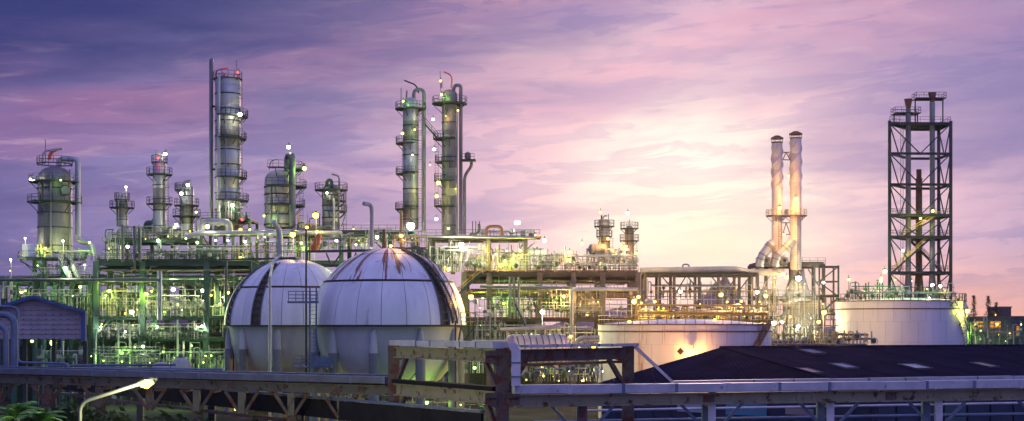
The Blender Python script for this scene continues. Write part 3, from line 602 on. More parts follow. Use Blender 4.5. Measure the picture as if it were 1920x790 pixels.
# ================================================================== SPHERES
def sphere(px, D, rpx, label, gapaz, rustm, stairside):
    Rr = rpx * D / F; cx, cy, cz = wx(px, D), D, H; t = thing('spherical_tank', label, 'gas tank', (cx, cy, 0)); c = Vector((cx, cy, cz))
    def pt(el_, az_, k=1.0): e, a = R(el_), R(az_); return c + Vector((math.cos(e) * math.cos(a), math.cos(e) * math.sin(a), math.sin(e))) * Rr * k
    # inner shell under the jacket
    pr = [(Rr * .972 * math.cos(R(e)), cz + Rr * .972 * math.sin(R(e))) for e in range(0, 91, 6)]; pr[-1] = (.01, pr[-1][1])
    MB().lathe(pr, (cx, cy, 0), 48).build('inner_shell', M['under'], t)
    n = 20; gset = set(int(((g_ % 360) / 360 * n)) for g_ in gapaz); q = random.Random(px)
    for (e0, e1, mm) in ((1.0, 33.5, M['white']), (35.5, 65.5, rustm), (66.5, 82, rustm)):
        for i in range(n):
            a0, a1 = 360 * i / n + .2, 360 * (i + 1) / n - .2
            if i in gset and e1 < 70: a1 = a0 + 9.0
            k = 1 + q.uniform(-.002, .003); mb = MB(); st = 5
            for j in range(st + 1):
                e = e0 + (e1 - e0) * j / st
                for (aa, kk) in ((a0, k), ((a0 + a1) / 2, k * .9995), (a1, k)): mb.v.append(tuple(pt(e, aa, kk)))
            for j in range(st):
                b = j * 3; mb.face((b, b + 1, b + 4, b + 3), True); mb.face((b + 1, b + 2, b + 5, b + 4), True)
            # edge thickness
            m = len(mb.v); rim = [0, 1, 2] + [3 * j + 2 for j in range(1, st + 1)] + [3 * st + 1, 3 * st] + [3 * j for j in range(st - 1, 0, -1)]
            for v_ in rim: p_ = Vector(mb.v[v_]); mb.v.append(tuple(c + (p_ - c) * .985))
            for j in range(len(rim)): mb.face((rim[j], m + j, m + (j + 1) % len(rim), rim[(j + 1) % len(rim)]))
            mb.build('panel', mm, t)
    MB().lathe([(Rr * math.cos(R(82)), cz + Rr * math.sin(R(82))), (Rr * .07, cz + Rr * 1.0), (.01, cz + Rr * 1.003)], (cx, cy, 0), 20).build('crown_plate', rustm, t)
    MB().lathe([(Rr * .93, cz - .04), (Rr * 1.002, cz - .05), (Rr * 1.002, cz + .05), (Rr * .96, cz + .06)], (cx, cy, 0), 60).build('drip_ring', M['seam'], t)
    MB().lathe([(Rr * math.cos(R(34.5)) * .985, cz + Rr * math.sin(R(33.8))), (Rr * math.cos(R(34.5)) * 1.008, cz + Rr * math.sin(R(33.9))), (Rr * math.cos(R(34.5)) * 1.008, cz + Rr * math.sin(R(35.1))), (Rr * math.cos(R(34.5)) * .985, cz + Rr * math.sin(R(35.2)))], (cx, cy, 0), 40).build('seam_ring', M['seam'], t)
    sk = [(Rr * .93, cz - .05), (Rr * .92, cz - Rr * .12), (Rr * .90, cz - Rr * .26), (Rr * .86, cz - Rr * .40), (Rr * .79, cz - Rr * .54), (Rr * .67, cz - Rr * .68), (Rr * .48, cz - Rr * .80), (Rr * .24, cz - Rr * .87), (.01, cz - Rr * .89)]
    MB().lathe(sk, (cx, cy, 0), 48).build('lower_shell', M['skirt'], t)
    for i in range(10):
        a = R(36 * i + 12 + px % 7); x, y = cx + math.cos(a) * Rr * .93, cy + math.sin(a) * Rr * .93
        l = MB().lathe([(Rr * .052, cz - Rr * .33), (Rr * .042, cz - Rr * .1), (Rr * .02, cz - Rr * .04), (.01, cz - Rr * .03)], (x, y, 0), 14).build('leg', M['skirt'], t)
        MB().lathe([(Rr * .062, 0), (Rr * .062, cz - Rr * .33), (Rr * .052, cz - Rr * .33)], (x, y, 0), 14).build('fireproof_sleeve', M['concrete'], l)
        b = R(36 * (i + 1) + 12 + px % 7); x2, y2 = cx + math.cos(b) * Rr * .93, cy + math.sin(b) * Rr * .93
        MB().tube([(x, y, 1.2), (x2, y2, cz - Rr * .5)], .07, 6).build('tie_rod', M['grey'], t)
    # rails framing the open channel
    for g_ in gapaz:
        i = int((g_ % 360) / 360 * n)
        for a in (360 * i / n + 9.4, 360 * (i + 1) / n): MB().tube([pt(e, a, 1.006) for e in range(1, 68, 6)], .09, 6).build('channel_rail', M['grey'], t)
        mb = MB()
        for e in range(4, 66, 6): mb.beam(pt(e, 360 * i / n + 9.4, .995), pt(e, 360 * (i + 1) / n, .995), .18, .18)
        mb.build('channel_rungs', M['dgrey'], t)
    return t, pt, Rr
SA, pa, RA = sphere(728, 180, 146, 'large white rust-streaked spherical tank in front of the other', [316], rusty_sphere('rust_run_white_cladding', 3.3, 1.0), 1)
SBt, pb, RB = sphere(548, 209, 126, 'white spherical tank partly hidden behind the rust-streaked one', [250, 205], M['white'], -1)
# curved stair over the right flank of the front sphere
cs = thing('sphere_stair', 'curved stair hugging the right flank of the front sphere', 'stair', pa(60, 318))
mb1, mb2 = MB(), MB(); L1, L2, U1, U2 = [], [], [], []
for i in range(25):
    e = 74 - i * 3.0; a = 312 + i * .62
    L1.append(pa(e, a, 1.02)); L2.append(pa(e, a + 6, 1.02)); U1.append(L1[-1] + (L1[-1] - pa(e, a, 0.0)).normalized() * .2 + Vector((0, 0, 1.0))); U2.append(L2[-1] + Vector((.2, 0, 1.0)))
mb1.tube(L1, .12, 6); mb1.tube(L2, .12, 6)
for i in range(24):
    for f in (0, .5): mb1.beam(L1[i].lerp(L1[i + 1], f), L2[i].lerp(L2[i + 1], f), .26, .05)
mb1.build('stair_flight', M['gdark'], cs)
mb2.tube(U1, .07, 5); mb2.tube(U2, .07, 5)
for i in range(0, 25, 2): mb2.beam(L1[i], U1[i], .06, .06); mb2.beam(L2[i], U2[i], .06, .06)
mb2.build('handrail', M['grey'], cs)
# landing by the right flank
ld = thing('landing', 'yellow-railed landing at the foot of the curved sphere stair', 'platform', P(872, 612, 178))
MB().box(P(876, 613, 178), (2.3, 2.2, .15)).build('deck', M['green'], ld)
rail_mb([P(864, 612, 176.9), P(891, 612, 176.9), P(891, 612, 179)], 1.7, .06, .6, rails=(1, .66, .33)).build('railing', M['yellow'], ld)
for (a, b) in (((864, 614), (858, 650)), ((890, 614), (862, 650)), ((880, 614), (880, 790))): MB().beam(P(a[0], a[1], 177), P(b[0], b[1], 178.3), .16, .16).build('strut', M['green'], ld)
# crown platforms
cp = thing('crown_platform', 'yellow-railed platform on the crown of the front sphere', 'platform', P(765, 466, 181))
MB().box(P(768, 466, 181), (4.4, 3, .15)).build('deck', M['gdark'], cp)
rail_mb([P(740, 465, 179.5), P(800, 465, 179.5), P(800, 465, 182.5), P(740, 465, 182.5)], 1.5, .055, 1.2).build('railing', M['yellow'], cp)
for x in (745, 795): MB().beam(P(x, 467, 181), P(x, 490, 181), .16, .16).build('post', M['yellow'], cp)
for (x, y0, y1, nm) in ((752, 470, 395, 'tall yellow vent post on the front sphere crown'), (720, 466, 430, 'short relief valve riser on the front sphere crown')):
    tag(MB().tube([P(x, y0, 181), P(x, y1, 181)], .18, 8).build('vent_post', M['yellow' if x == 752 else 'rust']), nm, 'pipe')
tag(MB().tube(rpath([P(697, 464, 182), P(697, 392, 182), P(694, 384, 182), P(682, 382, 181)], .8, 5), .27, 12).build('vent_pipe', M['pipew']), 'tall pale vent pipe with hooked top above the front sphere', 'pipe')
tag(MB().tube(rpath([P(525, 490, 209), P(524, 432, 209), P(512, 416, 208)], .8, 5), .42, 12).build('vent_pipe', M['pipew']), 'pale vent pipe with slanted mouth above the rear sphere', 'pipe')
# link bridge between the crowns
lb = thing('crown_bridge', 'green bridge deck with struts between the two sphere crowns', 'walkway', P(640, 472, 196))
MB().beam(P(582, 472, 200), P(692, 470, 188), 1.6, .3).build('deck', M['gdark'], lb)
rail_mb([P(582, 470, 199), P(640, 469, 194), P(692, 468, 187)], 1.7, .055, 1.4).build('railing', M['yellow'], lb)
for (a, b) in (((612, 475), (622, 500)), ((640, 475), (622, 500)), ((668, 474), (660, 492))): MB().beam(P(a[0], a[1], 195), P(b[0], b[1], 195), .2, .2).build('strut', M['gdark'], lb)
tag(MB().lathe([(.62, 0), (.55, 1.2), (.32, 2.5), (.22, 2.5), (.01, 2.4)], P(589, 470, 203), 14, axis=(.32, -.1, .95)).build('warning_cone', M['orange']), 'bright orange-red leaning sleeve beside the bridge railing', 'windsock')
yw = thing('crown_bridge', 'yellow-railed walkway reaching the rear sphere from the left', 'walkway', P(420, 480, 212))
MB().beam(P(415, 488, 214), P(560, 484, 208), 1.5, .25).build('deck', M['green'], yw)
rail_mb([P(415, 486, 213), P(480, 484, 211), P(560, 482, 207)], 1.7, .055, 1.5).build('railing', M['yellow'], yw)
for x in (424, 470): MB().beam(P(x, 489, 213.5), P(x, 790, 213.5), .3, .3).build('post', M['green'], yw)
for (a, b) in (((470, 489), (500, 505)),): MB().beam(P(a[0], a[1], 213), P(b[0], b[1], 210), .2, .2).build('strut', M['green'], yw)
# ladder tower between the spheres
lt = thing('ladder_tower', 'blue caged ladder tower standing between the two spheres', 'ladder', P(586, 790, 172))
for x in (581, 593): MB().beam(P(x, 790, 172), P(x, 538, 172), .16, .16).build('upright', M['traydk'], lt)
ladder_mb(P(587, 690, 171.8), P(587, 540, 171.8), .7, cage=True).build('ladder', M['traydk'], lt)
for (xa, xb, y) in ((541, 596, 567), (551, 623, 688)):
    MB().box((P(xa, y, 172) + P(xb, y, 172)) / 2, ((xb - xa) * 172 / F, 1.8, .22)).build('landing', M['traydk'], lt)
    rail_mb([P(xa, y - 1, 171.2), P(xb, y - 1, 171.2)], 1.25, .055, .9, rails=(1, .66, .33)).build('railing', M['traydk'], lt)
MB().box(P(604, 678, 171.5), (2.2, 1.0, 1.1)).build('cabinet', M['traydk'], lt)
tag(MB().tube([P(574, 790, 174), P(574, 430, 174)], .12, 6).build('mast', M['gdark']), 'thin dark mast rising in front of the spheres', 'mast')
tag(MB().tube([P(506, 790, 188), P(506, 520, 190), P(512, 490, 206), P(526, 478, 208)], .2, 8).build('riser_pipe', M['pipew']), 'long thin riser pipe running up the rear sphere face', 'pipe')
tag(MB().tube([P(854, 790, 171), P(854, 602, 171)], .12, 6).build('mast', M['rust']), 'thin rusty post before the right edge of the front sphere', 'mast')

# ================================================================== STORAGE TANKS
def tank(px, D, wpx, ytop, label, ringy, n=26, ph=0.0, pm='tankw'):
    r = wpx / 2 * D / F / (1 - wpx / 2 / F); cx, cy = wx(px, D + r), D + r; zt = wz(ytop, D); t = thing('storage_tank', label, 'tank', (cx, cy, 0)); q = random.Random(px)
    for i in range(n):
        a0, a1 = ph + 2 * math.pi * i / n + .0012, ph + 2 * math.pi * (i + 1) / n - .0012; k = 1 + q.uniform(-.0008, .0008)
        for j in range(5):
            z0, z1 = zt * j / 5, zt * (j + 1) / 5 - .015; sft = (j % 2) * math.pi / n; k = 1 + q.uniform(-.0008, .0008)
            MB().lathe([(r * .997 * k, z0), (r * k, z0 + .01), (r * k, z1), (r * .997 * k, z1 + .005)], (cx, cy, 0), 4, None, a0 + sft, a1 + sft).build('wall_plate', M[pm], t)
    MB().lathe([(r * .994, 0), (r * .994, zt)], (cx, cy, 0), 64).build('wall_backing', M['seam'], t)
    MB().lathe([(r * 1.006, zt + .03), (r * .6, zt + r * .045), (.01, zt + r * .07)], (cx, cy, 0), 64).build('roof', M[pm], t)
    z = wz(ringy, D); MB().lathe([(r, z - .1), (r * 1.008, z - .1), (r * 1.008, z + .1), (r, z + .1)], (cx, cy, 0), 64, sm=False).build('wind_girder', M['rust'], t)
    MB().lathe([(r * 1.001, zt - .05), (r * 1.012, zt - .05), (r * 1.012, zt + .1), (r * 1.001, zt + .1)], (cx, cy, 0), 64, sm=False).build('top_angle', M['rust'], t)
    return t, cx, cy, r, zt
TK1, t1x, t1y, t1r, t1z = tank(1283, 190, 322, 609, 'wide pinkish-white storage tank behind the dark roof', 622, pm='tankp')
TK2, t2x, t2y, t2r, t2z = tank(1688, 236, 236, 564, 'tall lavender-white storage tank below the lattice flare tower', 579)
def arc(cx, cy, r, z, a0, a1, n=24): return [Vector((cx + r * math.cos(R(a0 + (a1 - a0) * i / n)), cy + r * math.sin(R(a0 + (a1 - a0) * i / n)), z)) for i in range(n + 1)]
rail_mb(arc(t1x, t1y, t1r, t1z + .1, 180, 360, 30), 1.2, .055, 1.4).build('railing', M['yellow'], TK1)
rail_mb(arc(t2x, t2y, t2r, t2z + .1, 170, 370, 30), 1.2, .05, 1.6).build('railing', M['green'], TK2)
def spiral(t, cx, cy, r, a0, a1, z0, z1, m, rm):
    mb, rb = MB(), MB(); n = 46; pr = []
    for i in range(n):
        u = i / (n - 1); a = R(a0 + (a1 - a0) * u); z = z0 + (z1 - z0) * u; e = Vector((math.cos(a), math.sin(a), 0)); c = Vector((cx, cy, z))
        mb.beam(c + e * r, c + e * (r + 1.0), .32, .07); pr.append(c + e * (r + 1.0))
        if i % 6 == 0: mb.beam(c + e * (r + .9), c + e * r + Vector((0, 0, -1)), .09, .09)
    mb.tube(pr, .1, 4); s_ = mb.build('spiral_stair', m, t)
    rb.tube([p + Vector((0, 0, 1.1)) for p in pr], .06, 4)
    for i in range(0, n, 3): rb.beam(pr[i], pr[i] + Vector((0, 0, 1.1)), .06, .06)
    rb.build('handrail', rm, s_)
spiral(TK2, t2x, t2y, t2r, 302, 352, t2z, 5.5, M['gdark'], M['grey'])
spiral(TK1, t1x, t1y, t1r, 326, 300, t1z, 7.5, M['rust'], M['rust'])
# warning diamond on the tank and its wall lamp
dsn = P(1276, 659, 188.5); tag(MB().prism([dsn + Vector((-.5, 0, 0)), dsn + Vector((0, 0, .5)), dsn + Vector((.5, 0, 0)), dsn + Vector((0, 0, -.5))], (0, -.06, 0)).build('hazard_sign', M['rust']), 'small diamond hazard sign on the pinkish tank wall', 'sign')
# roof piping on tank 1
rp = thing('roof_piping', 'yellow pipe gallery standing behind the pinkish tank top', 'piping', P(1200, 600, 222))
for i in range(9): x = 1200 + i * 29; MB().beam(P(x, 640, 222), P(x, 571, 222), .16, .16).build('post', M['yellow'], rp)
for y in (572, 586, 599): MB().tube([P(1196, y, 222), P(1440, y + 2, 222)], .16 if y != 586 else .26, 8).build('pipe', M['yellow'], rp)
MB().box(P(1318, 603, 223), (21, 2.4, .15)).build('deck', M['rust'], rp)

# ================================================================== HORIZONTAL VESSELS
def drum(px, py, D, lpx, hpx, label, m='green', turn=0.0, bands=5, name='horizontal_drum', head=None, saddle=None, cat='vessel', standz=None):
    r = hpx / 2 * D / F; L = lpx * D / F; c = P(px, py, D); ax = Vector((math.cos(R(turn)), math.sin(R(turn)), 0))
    t = thing(name, label, cat, (c.x, c.y, c.z - r - .6))
    MB().lathe([(r, -L / 2), (r, L / 2)], c, 24, ax).build('shell', M[m], t)
    for s in (-1, 1):
        pr = [(r * math.cos(a), s * (L / 2 + r * .5 * math.sin(a))) for a in [math.pi / 2 * i / 6 for i in range(7)]]
        MB().lathe(pr, c, 24, ax).build('head', M[head or m], t)
    for i in range(bands):
        z = -L / 2 + L * (i + .5) / bands; MB().lathe([(r, z - .07), (r * 1.03, z - .07), (r * 1.03, z + .07), (r, z + .07)], c, 24, ax, sm=False).build('band', M['grey'], t)
    for s in (-.32, .32):
        q = c + ax * (L * s); MB().box(q + Vector((0, 0, -r * .95)), (max(.5, r * .35), r * 1.5, r * .75 + .5), R(turn)).build('saddle', M[saddle or 'gdark'], t)
    q = c + ax * L * .15; MB().tube([q + Vector((0, 0, r * .9)), q + Vector((0, 0, r * 1.35))], r * .22, 10).build('nozzle', M['grey'], t)
    return t
drum(316, 438, 240, 34, 22, 'green horizontal drum with flat purple end on the upper left deck', 'green', -50, 3, head='grey')
drum(400, 478, 234, 38, 17, 'green exchanger drum lying on the left deck below the tallest column', 'green', 12, 3)
drum(232, 440, 240, 16, 26, 'round-ended pale exchanger under the short slim column', 'pipew', -70, 2)
drum(285, 425, 244, 20, 22, 'small green drum tucked behind the slim beacon column', 'green', 60, 2)
drum(842, 474, 240, 40, 21, 'grey drum with pale disc end on the deck right of spheres', 'aluold', -75, 3, head='pipew')
drum(897, 492, 240, 30, 22, 'green-lit horizontal drum right of the disc-ended drum', 'pipew', 20, 3)
drum(815, 478, 245, 50, 22, 'long grey-green drum lying behind the front sphere stair', 'green', 5, 4)
drum(948, 487, 238, 16, 18, 'bright pale exchanger lit by a lamp on the right deck', 'pipew', -70, 2)
drum(1002, 474, 240, 34, 16, 'horizontal pale exchanger on the right process deck', 'pipew', 4, 3)
drum(1040, 484, 238, 30, 14, 'low pale exchanger near the middle of the right deck', 'aluold', 4, 3)
drum(1120, 468, 258, 24, 20, 'hazy pink vessel beside the two small columns', 'aluold', 10, 2)
drum(1158, 476, 256, 22, 16, 'low hazy vessel between the two small columns', 'pipew', 0, 2)
drum(1092, 575, 240, 30, 38, 'large violet drum standing on the lower right deck', 'purple', 15, 2)
drum(1030, 565, 240, 50, 26, 'yellow-lit drum on the lower right deck beside the violet drum', 'gdark', 0, 3)
bl = drum(1006, 658, 188, 96, 62, 'cream ribbed bullet tank with violet rounded end behind the rusty bridge', 'bulletm', 14, 8, 'bullet_tank', 'purple', 'concrete')
drum(340, 690, 196, 12, 38, 'pale dome-ended vessel behind the foreground rack, left of the spheres', 'pipew', -82, 2, saddle='concrete')
drum(302, 694, 200, 22, 30, 'green-lit dome-ended vessel beside the pale one behind the rack', 'pipew', -60, 2, saddle='concrete')
drum(615, 530 + 0, 250, 60, 20, 'green drum hidden behind the sphere shoulders', 'green', 0, 2)
sp = thing('sprinkler_pipe', 'cream sprinkler header on stubs above the bullet tank', 'pipe', P(940, 617, 186))
MB().tube([P(938, 618, 186), P(1052, 613, 186)], .26, 10).build('header', M['pipew'], sp)
for x in range(950, 1050, 18): MB().tube([P(x, 618, 186), P(x, 632, 186)], .1, 6).build('drop', M['pipew'], sp)
# upright vessels inside the frames
def vessel(px, D, wpx, yt, yb, label, m='green'):
    return tower('upright_vessel', label, px, D, wpx, yt, yb, (), m, 'dome', 2, n=20, cat='vessel')
vessel(220, 244, 24, 540, 596, 'green upright vessel inside the left structure bay', 'gdark'); vessel(350, 246, 28, 535, 596, 'dark upright vessel behind the lit opening in left structure', 'gdark')
vessel(120, 244, 26, 545, 640, 'green upright vessel above the gabled shed roof', 'green'); vessel(60, 246, 22, 540, 640, 'dark green upright vessel at the far left frame', 'gdark')
vessel(410, 246, 30, 540, 640, 'dark upright vessel just left of the rear sphere', 'gdark'); vessel(960, 246, 22, 560, 640, 'grey upright vessel in the lower right structure', 'gdark')
vessel(300, 240, 18, 610, 690, 'slim green vessel near the ground in left structure', 'green'); vessel(1215, 256, 20, 560, 640, 'grey upright vessel behind the pinkish tank', 'aluold')
vessel(200, 240, 16, 612, 690, 'slim green upright vessel near the ground beside the shed', 'green')

# ================================================================== LONG PIPES
def pipe(pts, D, rpx, label, m='pipe', n=12, br=.8, group=None):
    pp = [P(p[0], p[1], D + (p[2] if len(p) > 2 else 0)) for p in pts]
    return tag(MB().tube(rpath(pp, br, 4), rpx * D / F, n).build('pipe', M[m]), label, 'pipe', group)
pipe([(350, 445), (372, 437), (560, 437), (640, 437)], 230, 4.5, 'long silver overhead pipe from the stubby column to the broad column', 'galv')
pipe([(378, 440), (378, 418), (392, 416), (430, 417), (430, 440)], 231, 6.5, 'thick bent pale pipe at the foot of the tallest column', 'pipew')
pipe([(297, 600), (297, 508)], 228, 2.4, 'left of the paired silver downpipes on the left structure', 'galv'); pipe([(302, 600), (302, 508)], 228, 2.0, 'right of the paired silver downpipes on the left structure', 'galv')
pipe([(0, 525), (170, 525), (300, 526)], 228, 3.2, 'long level blue-grey pipe crossing the left frame', 'grey')
pipe([(230, 492), (230, 422)], 230, 2.8, 'upright grey pipe on left deck, left of three', 'grey'); pipe([(252, 490), (252, 424)], 230, 2.8, 'upright grey pipe on left deck, middle of three', 'grey'); pipe([(262, 490), (262, 428)], 230, 3.4, 'upright grey pipe on left deck, right of three', 'grey')
pipe([(212, 508), (252, 508), (252, 490)], 229, 1.8, 'hooked pipe below the left deck edge', 'grey')
pipe([(480, 430), (480, 442), (620, 425)], 236, 3.5, 'grey pipe sloping behind the lamps above the rear sphere', 'grey')
pipe([(560, 428), (600, 428), (600, 436)], 238, 5, 'short thick dark pipe right of the broad column', 'grey')
pipe([(793, 443), (1005, 446)], 230, 2.2, 'thin level rail pipe above the right upper deck', 'pipew')
pipe([(912, 444), (912, 425), (941, 425), (941, 444)], 234, 3.0, 'square brown pipe arch on the upper right deck', 'rust')
pipe([(880, 445), (884, 438), (890, 440), (896, 438), (899, 430), (898, 420)], 234, 2.6, 'dark curled pipe with prongs left of the brown pipe arch', 'dgrey')
for i, x in enumerate((886, 892, 899)): pipe([(x, 440), (x, 415)], 234.5, .9, '%s prong of the dark vent fork left of the pipe arch' % ('left', 'middle', 'right')[i], 'dgrey')
pipe([(1072, 645), (1072, 547), (1080, 543), (1196, 543)], 228, 3.6, 'pale pipe turning at right angles across the right structure', 'pipew', br=.9)
pipe([(900, 537), (1070, 541)], 229, 3.0, 'level grey pipe under the right process deck', 'pipe')
for i, x in enumerate((956, 964, 973)): pipe([(x, 598), (x, 520)], 228.5, 2.0, '%s of three parallel downpipes under the right process deck' % ('left', 'middle', 'right')[i], 'pipe')
pipe([(1080, 660), (1080, 634), (1124, 632)], 195, 3.2, 'outer cream pipe bend left of the pinkish tank', 'pipew', br=1.0); pipe([(1090, 660), (1090, 640), (1124, 638)], 195, 3.0, 'inner cream pipe bend left of the pinkish tank', 'pipew', br=1.0)
for i, (x, y0) in enumerate(((344, 640), (357, 642), (333, 600), (243, 610), (222, 606), (160 + 20, 620))): pipe([(x, 700), (x, y0)], 222, 1.7, '%s green-lit standpipe from the right before the left structure' % ORD[[1, 0, 2, 3, 4, 5][i]], 'pipew', 8)
pipe([(118, 700), (118, 640)], 215, 1.6, 'thin standpipe under the shed lamp', 'pipew', 8)
pipe([(886, 640), (1060, 640)], 222, 2.5, 'level green-lit pipe low in the right structure', 'pipew')
pipe([(470, 560), (418, 573)], 215, 2.0, 'dark arm reaching left from the rear sphere rim', 'gdark')
def tier(label, x0, x1, y, D, depth, n, mats, seed):
    q = random.Random(seed); t = thing('pipe_tier', label, 'pipes', P((x0 + x1) / 2, y, D), 'tiers of parallel pipes under the decks')
    for i in range(n):
        d = D + depth * (i + .5) / n; r = q.uniform(.18, .42); z = wz(y, D) + r; x = (wx(x0 + q.uniform(0, 12), D), wx(x1 - q.uniform(0, 12), D))
        MB().tube([(x[0], d, z), (x[1], d, z)], r, 8).build('pipe', M[q.choice(mats)], t)
    return t
tier('parallel dark pipes just under the left structure top deck', 172, 480, 508, 233, 14, 12, ('dgrey', 'rust', 'gdark', 'grey'), 1)
tier('parallel pipes on the second tier of the left structure', 172, 480, 524, 233, 14, 10, ('green', 'gdark', 'grey', 'pipe'), 2)
tier('parallel rusty pipes just under the right process deck', 872, 1196, 528, 233, 14, 12, ('rust', 'rpipe', 'dgrey'), 3)
tier('parallel pipes on the second tier of the right structure', 872, 1196, 549, 233, 14, 9, ('rust', 'grey', 'pipe'), 4)
tier('parallel pipes along the far left frame', -40, 172, 524, 239, 11, 8, ('green', 'gdark', 'grey'), 5)
tier('parallel green pipes low in the left structure', 172, 440, 632, 234, 13, 10, ('green', 'gdark', 'pipe'), 6)
def room(px0, px1, yt, D, label, nb=8, m='gdark'):
    x0, x1, z = wx(px0, D), wx(px1, D), wz(yt, D); t = thing('equipment_room', label, 'building', ((x0 + x1) / 2, D, 0))
    for i in range(nb):
        a, b = x0 + (x1 - x0) * i / nb, x0 + (x1 - x0) * (i + 1) / nb - .04; MB().box(((a + b) / 2, D + 2, z / 2), (b - a, 4, z)).build('wall_panel', M[m], t)
    MB().box(((x0 + x1) / 2, D + 2, z + .15), (x1 - x0 + .5, 4.6, .3)).build('roof', M['dgrey'], t)
    for i in range(nb // 2): MB().box((x0 + (x1 - x0) * (i + .5) * 2 / nb, D - .05, z * .55), (1.4, .14, 1.0)).build('louvre', M['grey'], t)
    return t
room(186, 262, 605, 252, 'dark equipment room behind the lower left bays'); room(272, 440, 618, 254, 'long dark equipment room behind the lower middle bays', 12)
room(20, 168, 560, 254, 'dark equipment room behind the gabled shed', 10); room(880, 1010, 606, 254, 'dark equipment room behind the lower right bays', 10, 'dgrey'); room(1020, 1126, 620, 255, 'low dark room behind the bullet tank', 8, 'dgrey')
room(196, 262, 552, 257, 'tall dark room behind the upper left bay', 6); room(352, 440, 540, 256, 'tall dark room behind the rear sphere shoulder', 8)
for i, (x, y, w_, h_, dd) in enumerate(((212, 570, 30, 20, 240), (236, 560, 24, 14, 243), (300, 578, 34, 18, 241), (360, 575, 40, 22, 243), (420, 585, 36, 24, 240), (215, 622, 40, 18, 240), (320, 620, 60, 20, 241), (405, 620, 34, 18, 239), (130, 600, 40, 22, 242), (140, 565, 30, 16, 240))):
    drum(x, y, dd, w_, h_, '%s dark green drum from the left inside the lower left frames' % ORD[[3, 4, 6, 7, 9, 2, 5, 8, 0, 1][i]], 'gdark' if i % 2 else 'green', (i * 37) % 30 - 15, 2)
# near pipes at the left edge
pipe([(-30, 590), (27, 590), (27, 700)], 82, 6.5, 'thick blue-grey pipe bending down at the left edge', 'traydk', 16, .7)
pipe([(-20, 607), (11, 612), (11, 700)], 78, 5.0, 'blue-grey pipe elbow nearest the left edge', 'traydk', 16, .6)
pipe([(-20, 574), (33, 576), (33, 680), (128, 682), (128, 700)], 90, 2.5, 'thin blue pipe stepping down beside the shed', 'traydk', 10, .4)
pipe([(40, 693), (200, 690), (420, 694)], 84, 2.6, 'low level blue pipe beneath the shed', 'traydk', 10)
pipe([(90, 686), (330, 684)], 95, 2.2, 'thin level pipe between the shed and the rack', 'traydk', 8)

# ================================================================== SMALL PIPEWORK (manifolds)
def manifold(label, x0, x1, yb, yt, D, n, seed, mats=('pipe', 'pipew', 'green'), depth=3.0, hrows=2, valves=.5, rp=(.6, 1.7), railm=None):
    q = random.Random(seed); s = D / F
    t = thing('pipe_manifold', label, 'pipework', P((x0 + x1) / 2, yb, D), 'small pipework between the steel frames')
    zb = wz(yb, D); hts = []
    for k in range(hrows):
        y = yb + (yt - yb) * (.3 + .62 * (k + q.random() * .5) / max(1, hrows)); d = D + q.random() * depth; a = x0 + q.random() * (x1 - x0) * .2; b = x1 - q.random() * (x1 - x0) * .2
        hts.append((y, d)); MB().tube([P(a, y, d), P(b, y, d)], q.uniform(*rp) * 1.15 * s, 7).build('header', M[q.choice(mats)], t)
    for i in range(n):
        x = x0 + (x1 - x0) * (i + q.uniform(.1, .9)) / n; d = D + q.random() * depth; r = q.uniform(*rp) * s; y = yb + (yt - yb) * q.uniform(.35, 1.0); m = M[q.choice(mats)]; k = q.random()
        if k < .4: pts = [P(x, yb, d), P(x, y, d)]
        elif k < .75:
            w = q.choice((-1, 1)) * q.uniform(5, 20); pts = [P(x, yb, d), P(x, y, d), P(min(x1, max(x0, x + w)), y, d)]
            if q.random() < .5: pts.append(P(min(x1, max(x0, x + w)), yb + (y - yb) * .3, d))
        else: pts = [P(x, yb, d), P(x, y, d), P(x, y, d + 2.5)]
        MB().tube(rpath(pts, .35, 2), r, 7).build('pipe', m, t)
        if q.random() < valves:
            c = P(x, yb + (y - yb) * q.uniform(.3, .8), d); rr = q.uniform(.22, .42)
            vb = MB().lathe([(.01, -rr), (rr * .8, -rr * .8), (rr, 0), (rr * .8, rr * .8), (.01, rr)], c, 8).build('valve', M[q.choice(('grey', 'pipew', 'green'))], t)
            MB().lathe([(rr * 1.1, -.05), (rr * 1.25, 0), (rr * 1.1, .05)], c + Vector((0, -rr * 1.4, 0)), 10, axis=(0, 1, 0)).build('handwheel', M['grey'], vb)
    if railm: rail_mb([P(x0, yb, D - 1), P(x1, yb, D - 1)], 1.1, .045, 1.3).build('railing', M[railm], t)
    return t
GM = ('pipe', 'green', 'pipew', 'pipew', 'grey'); RM = ('pipe', 'pipew', 'aluold', 'pipew')
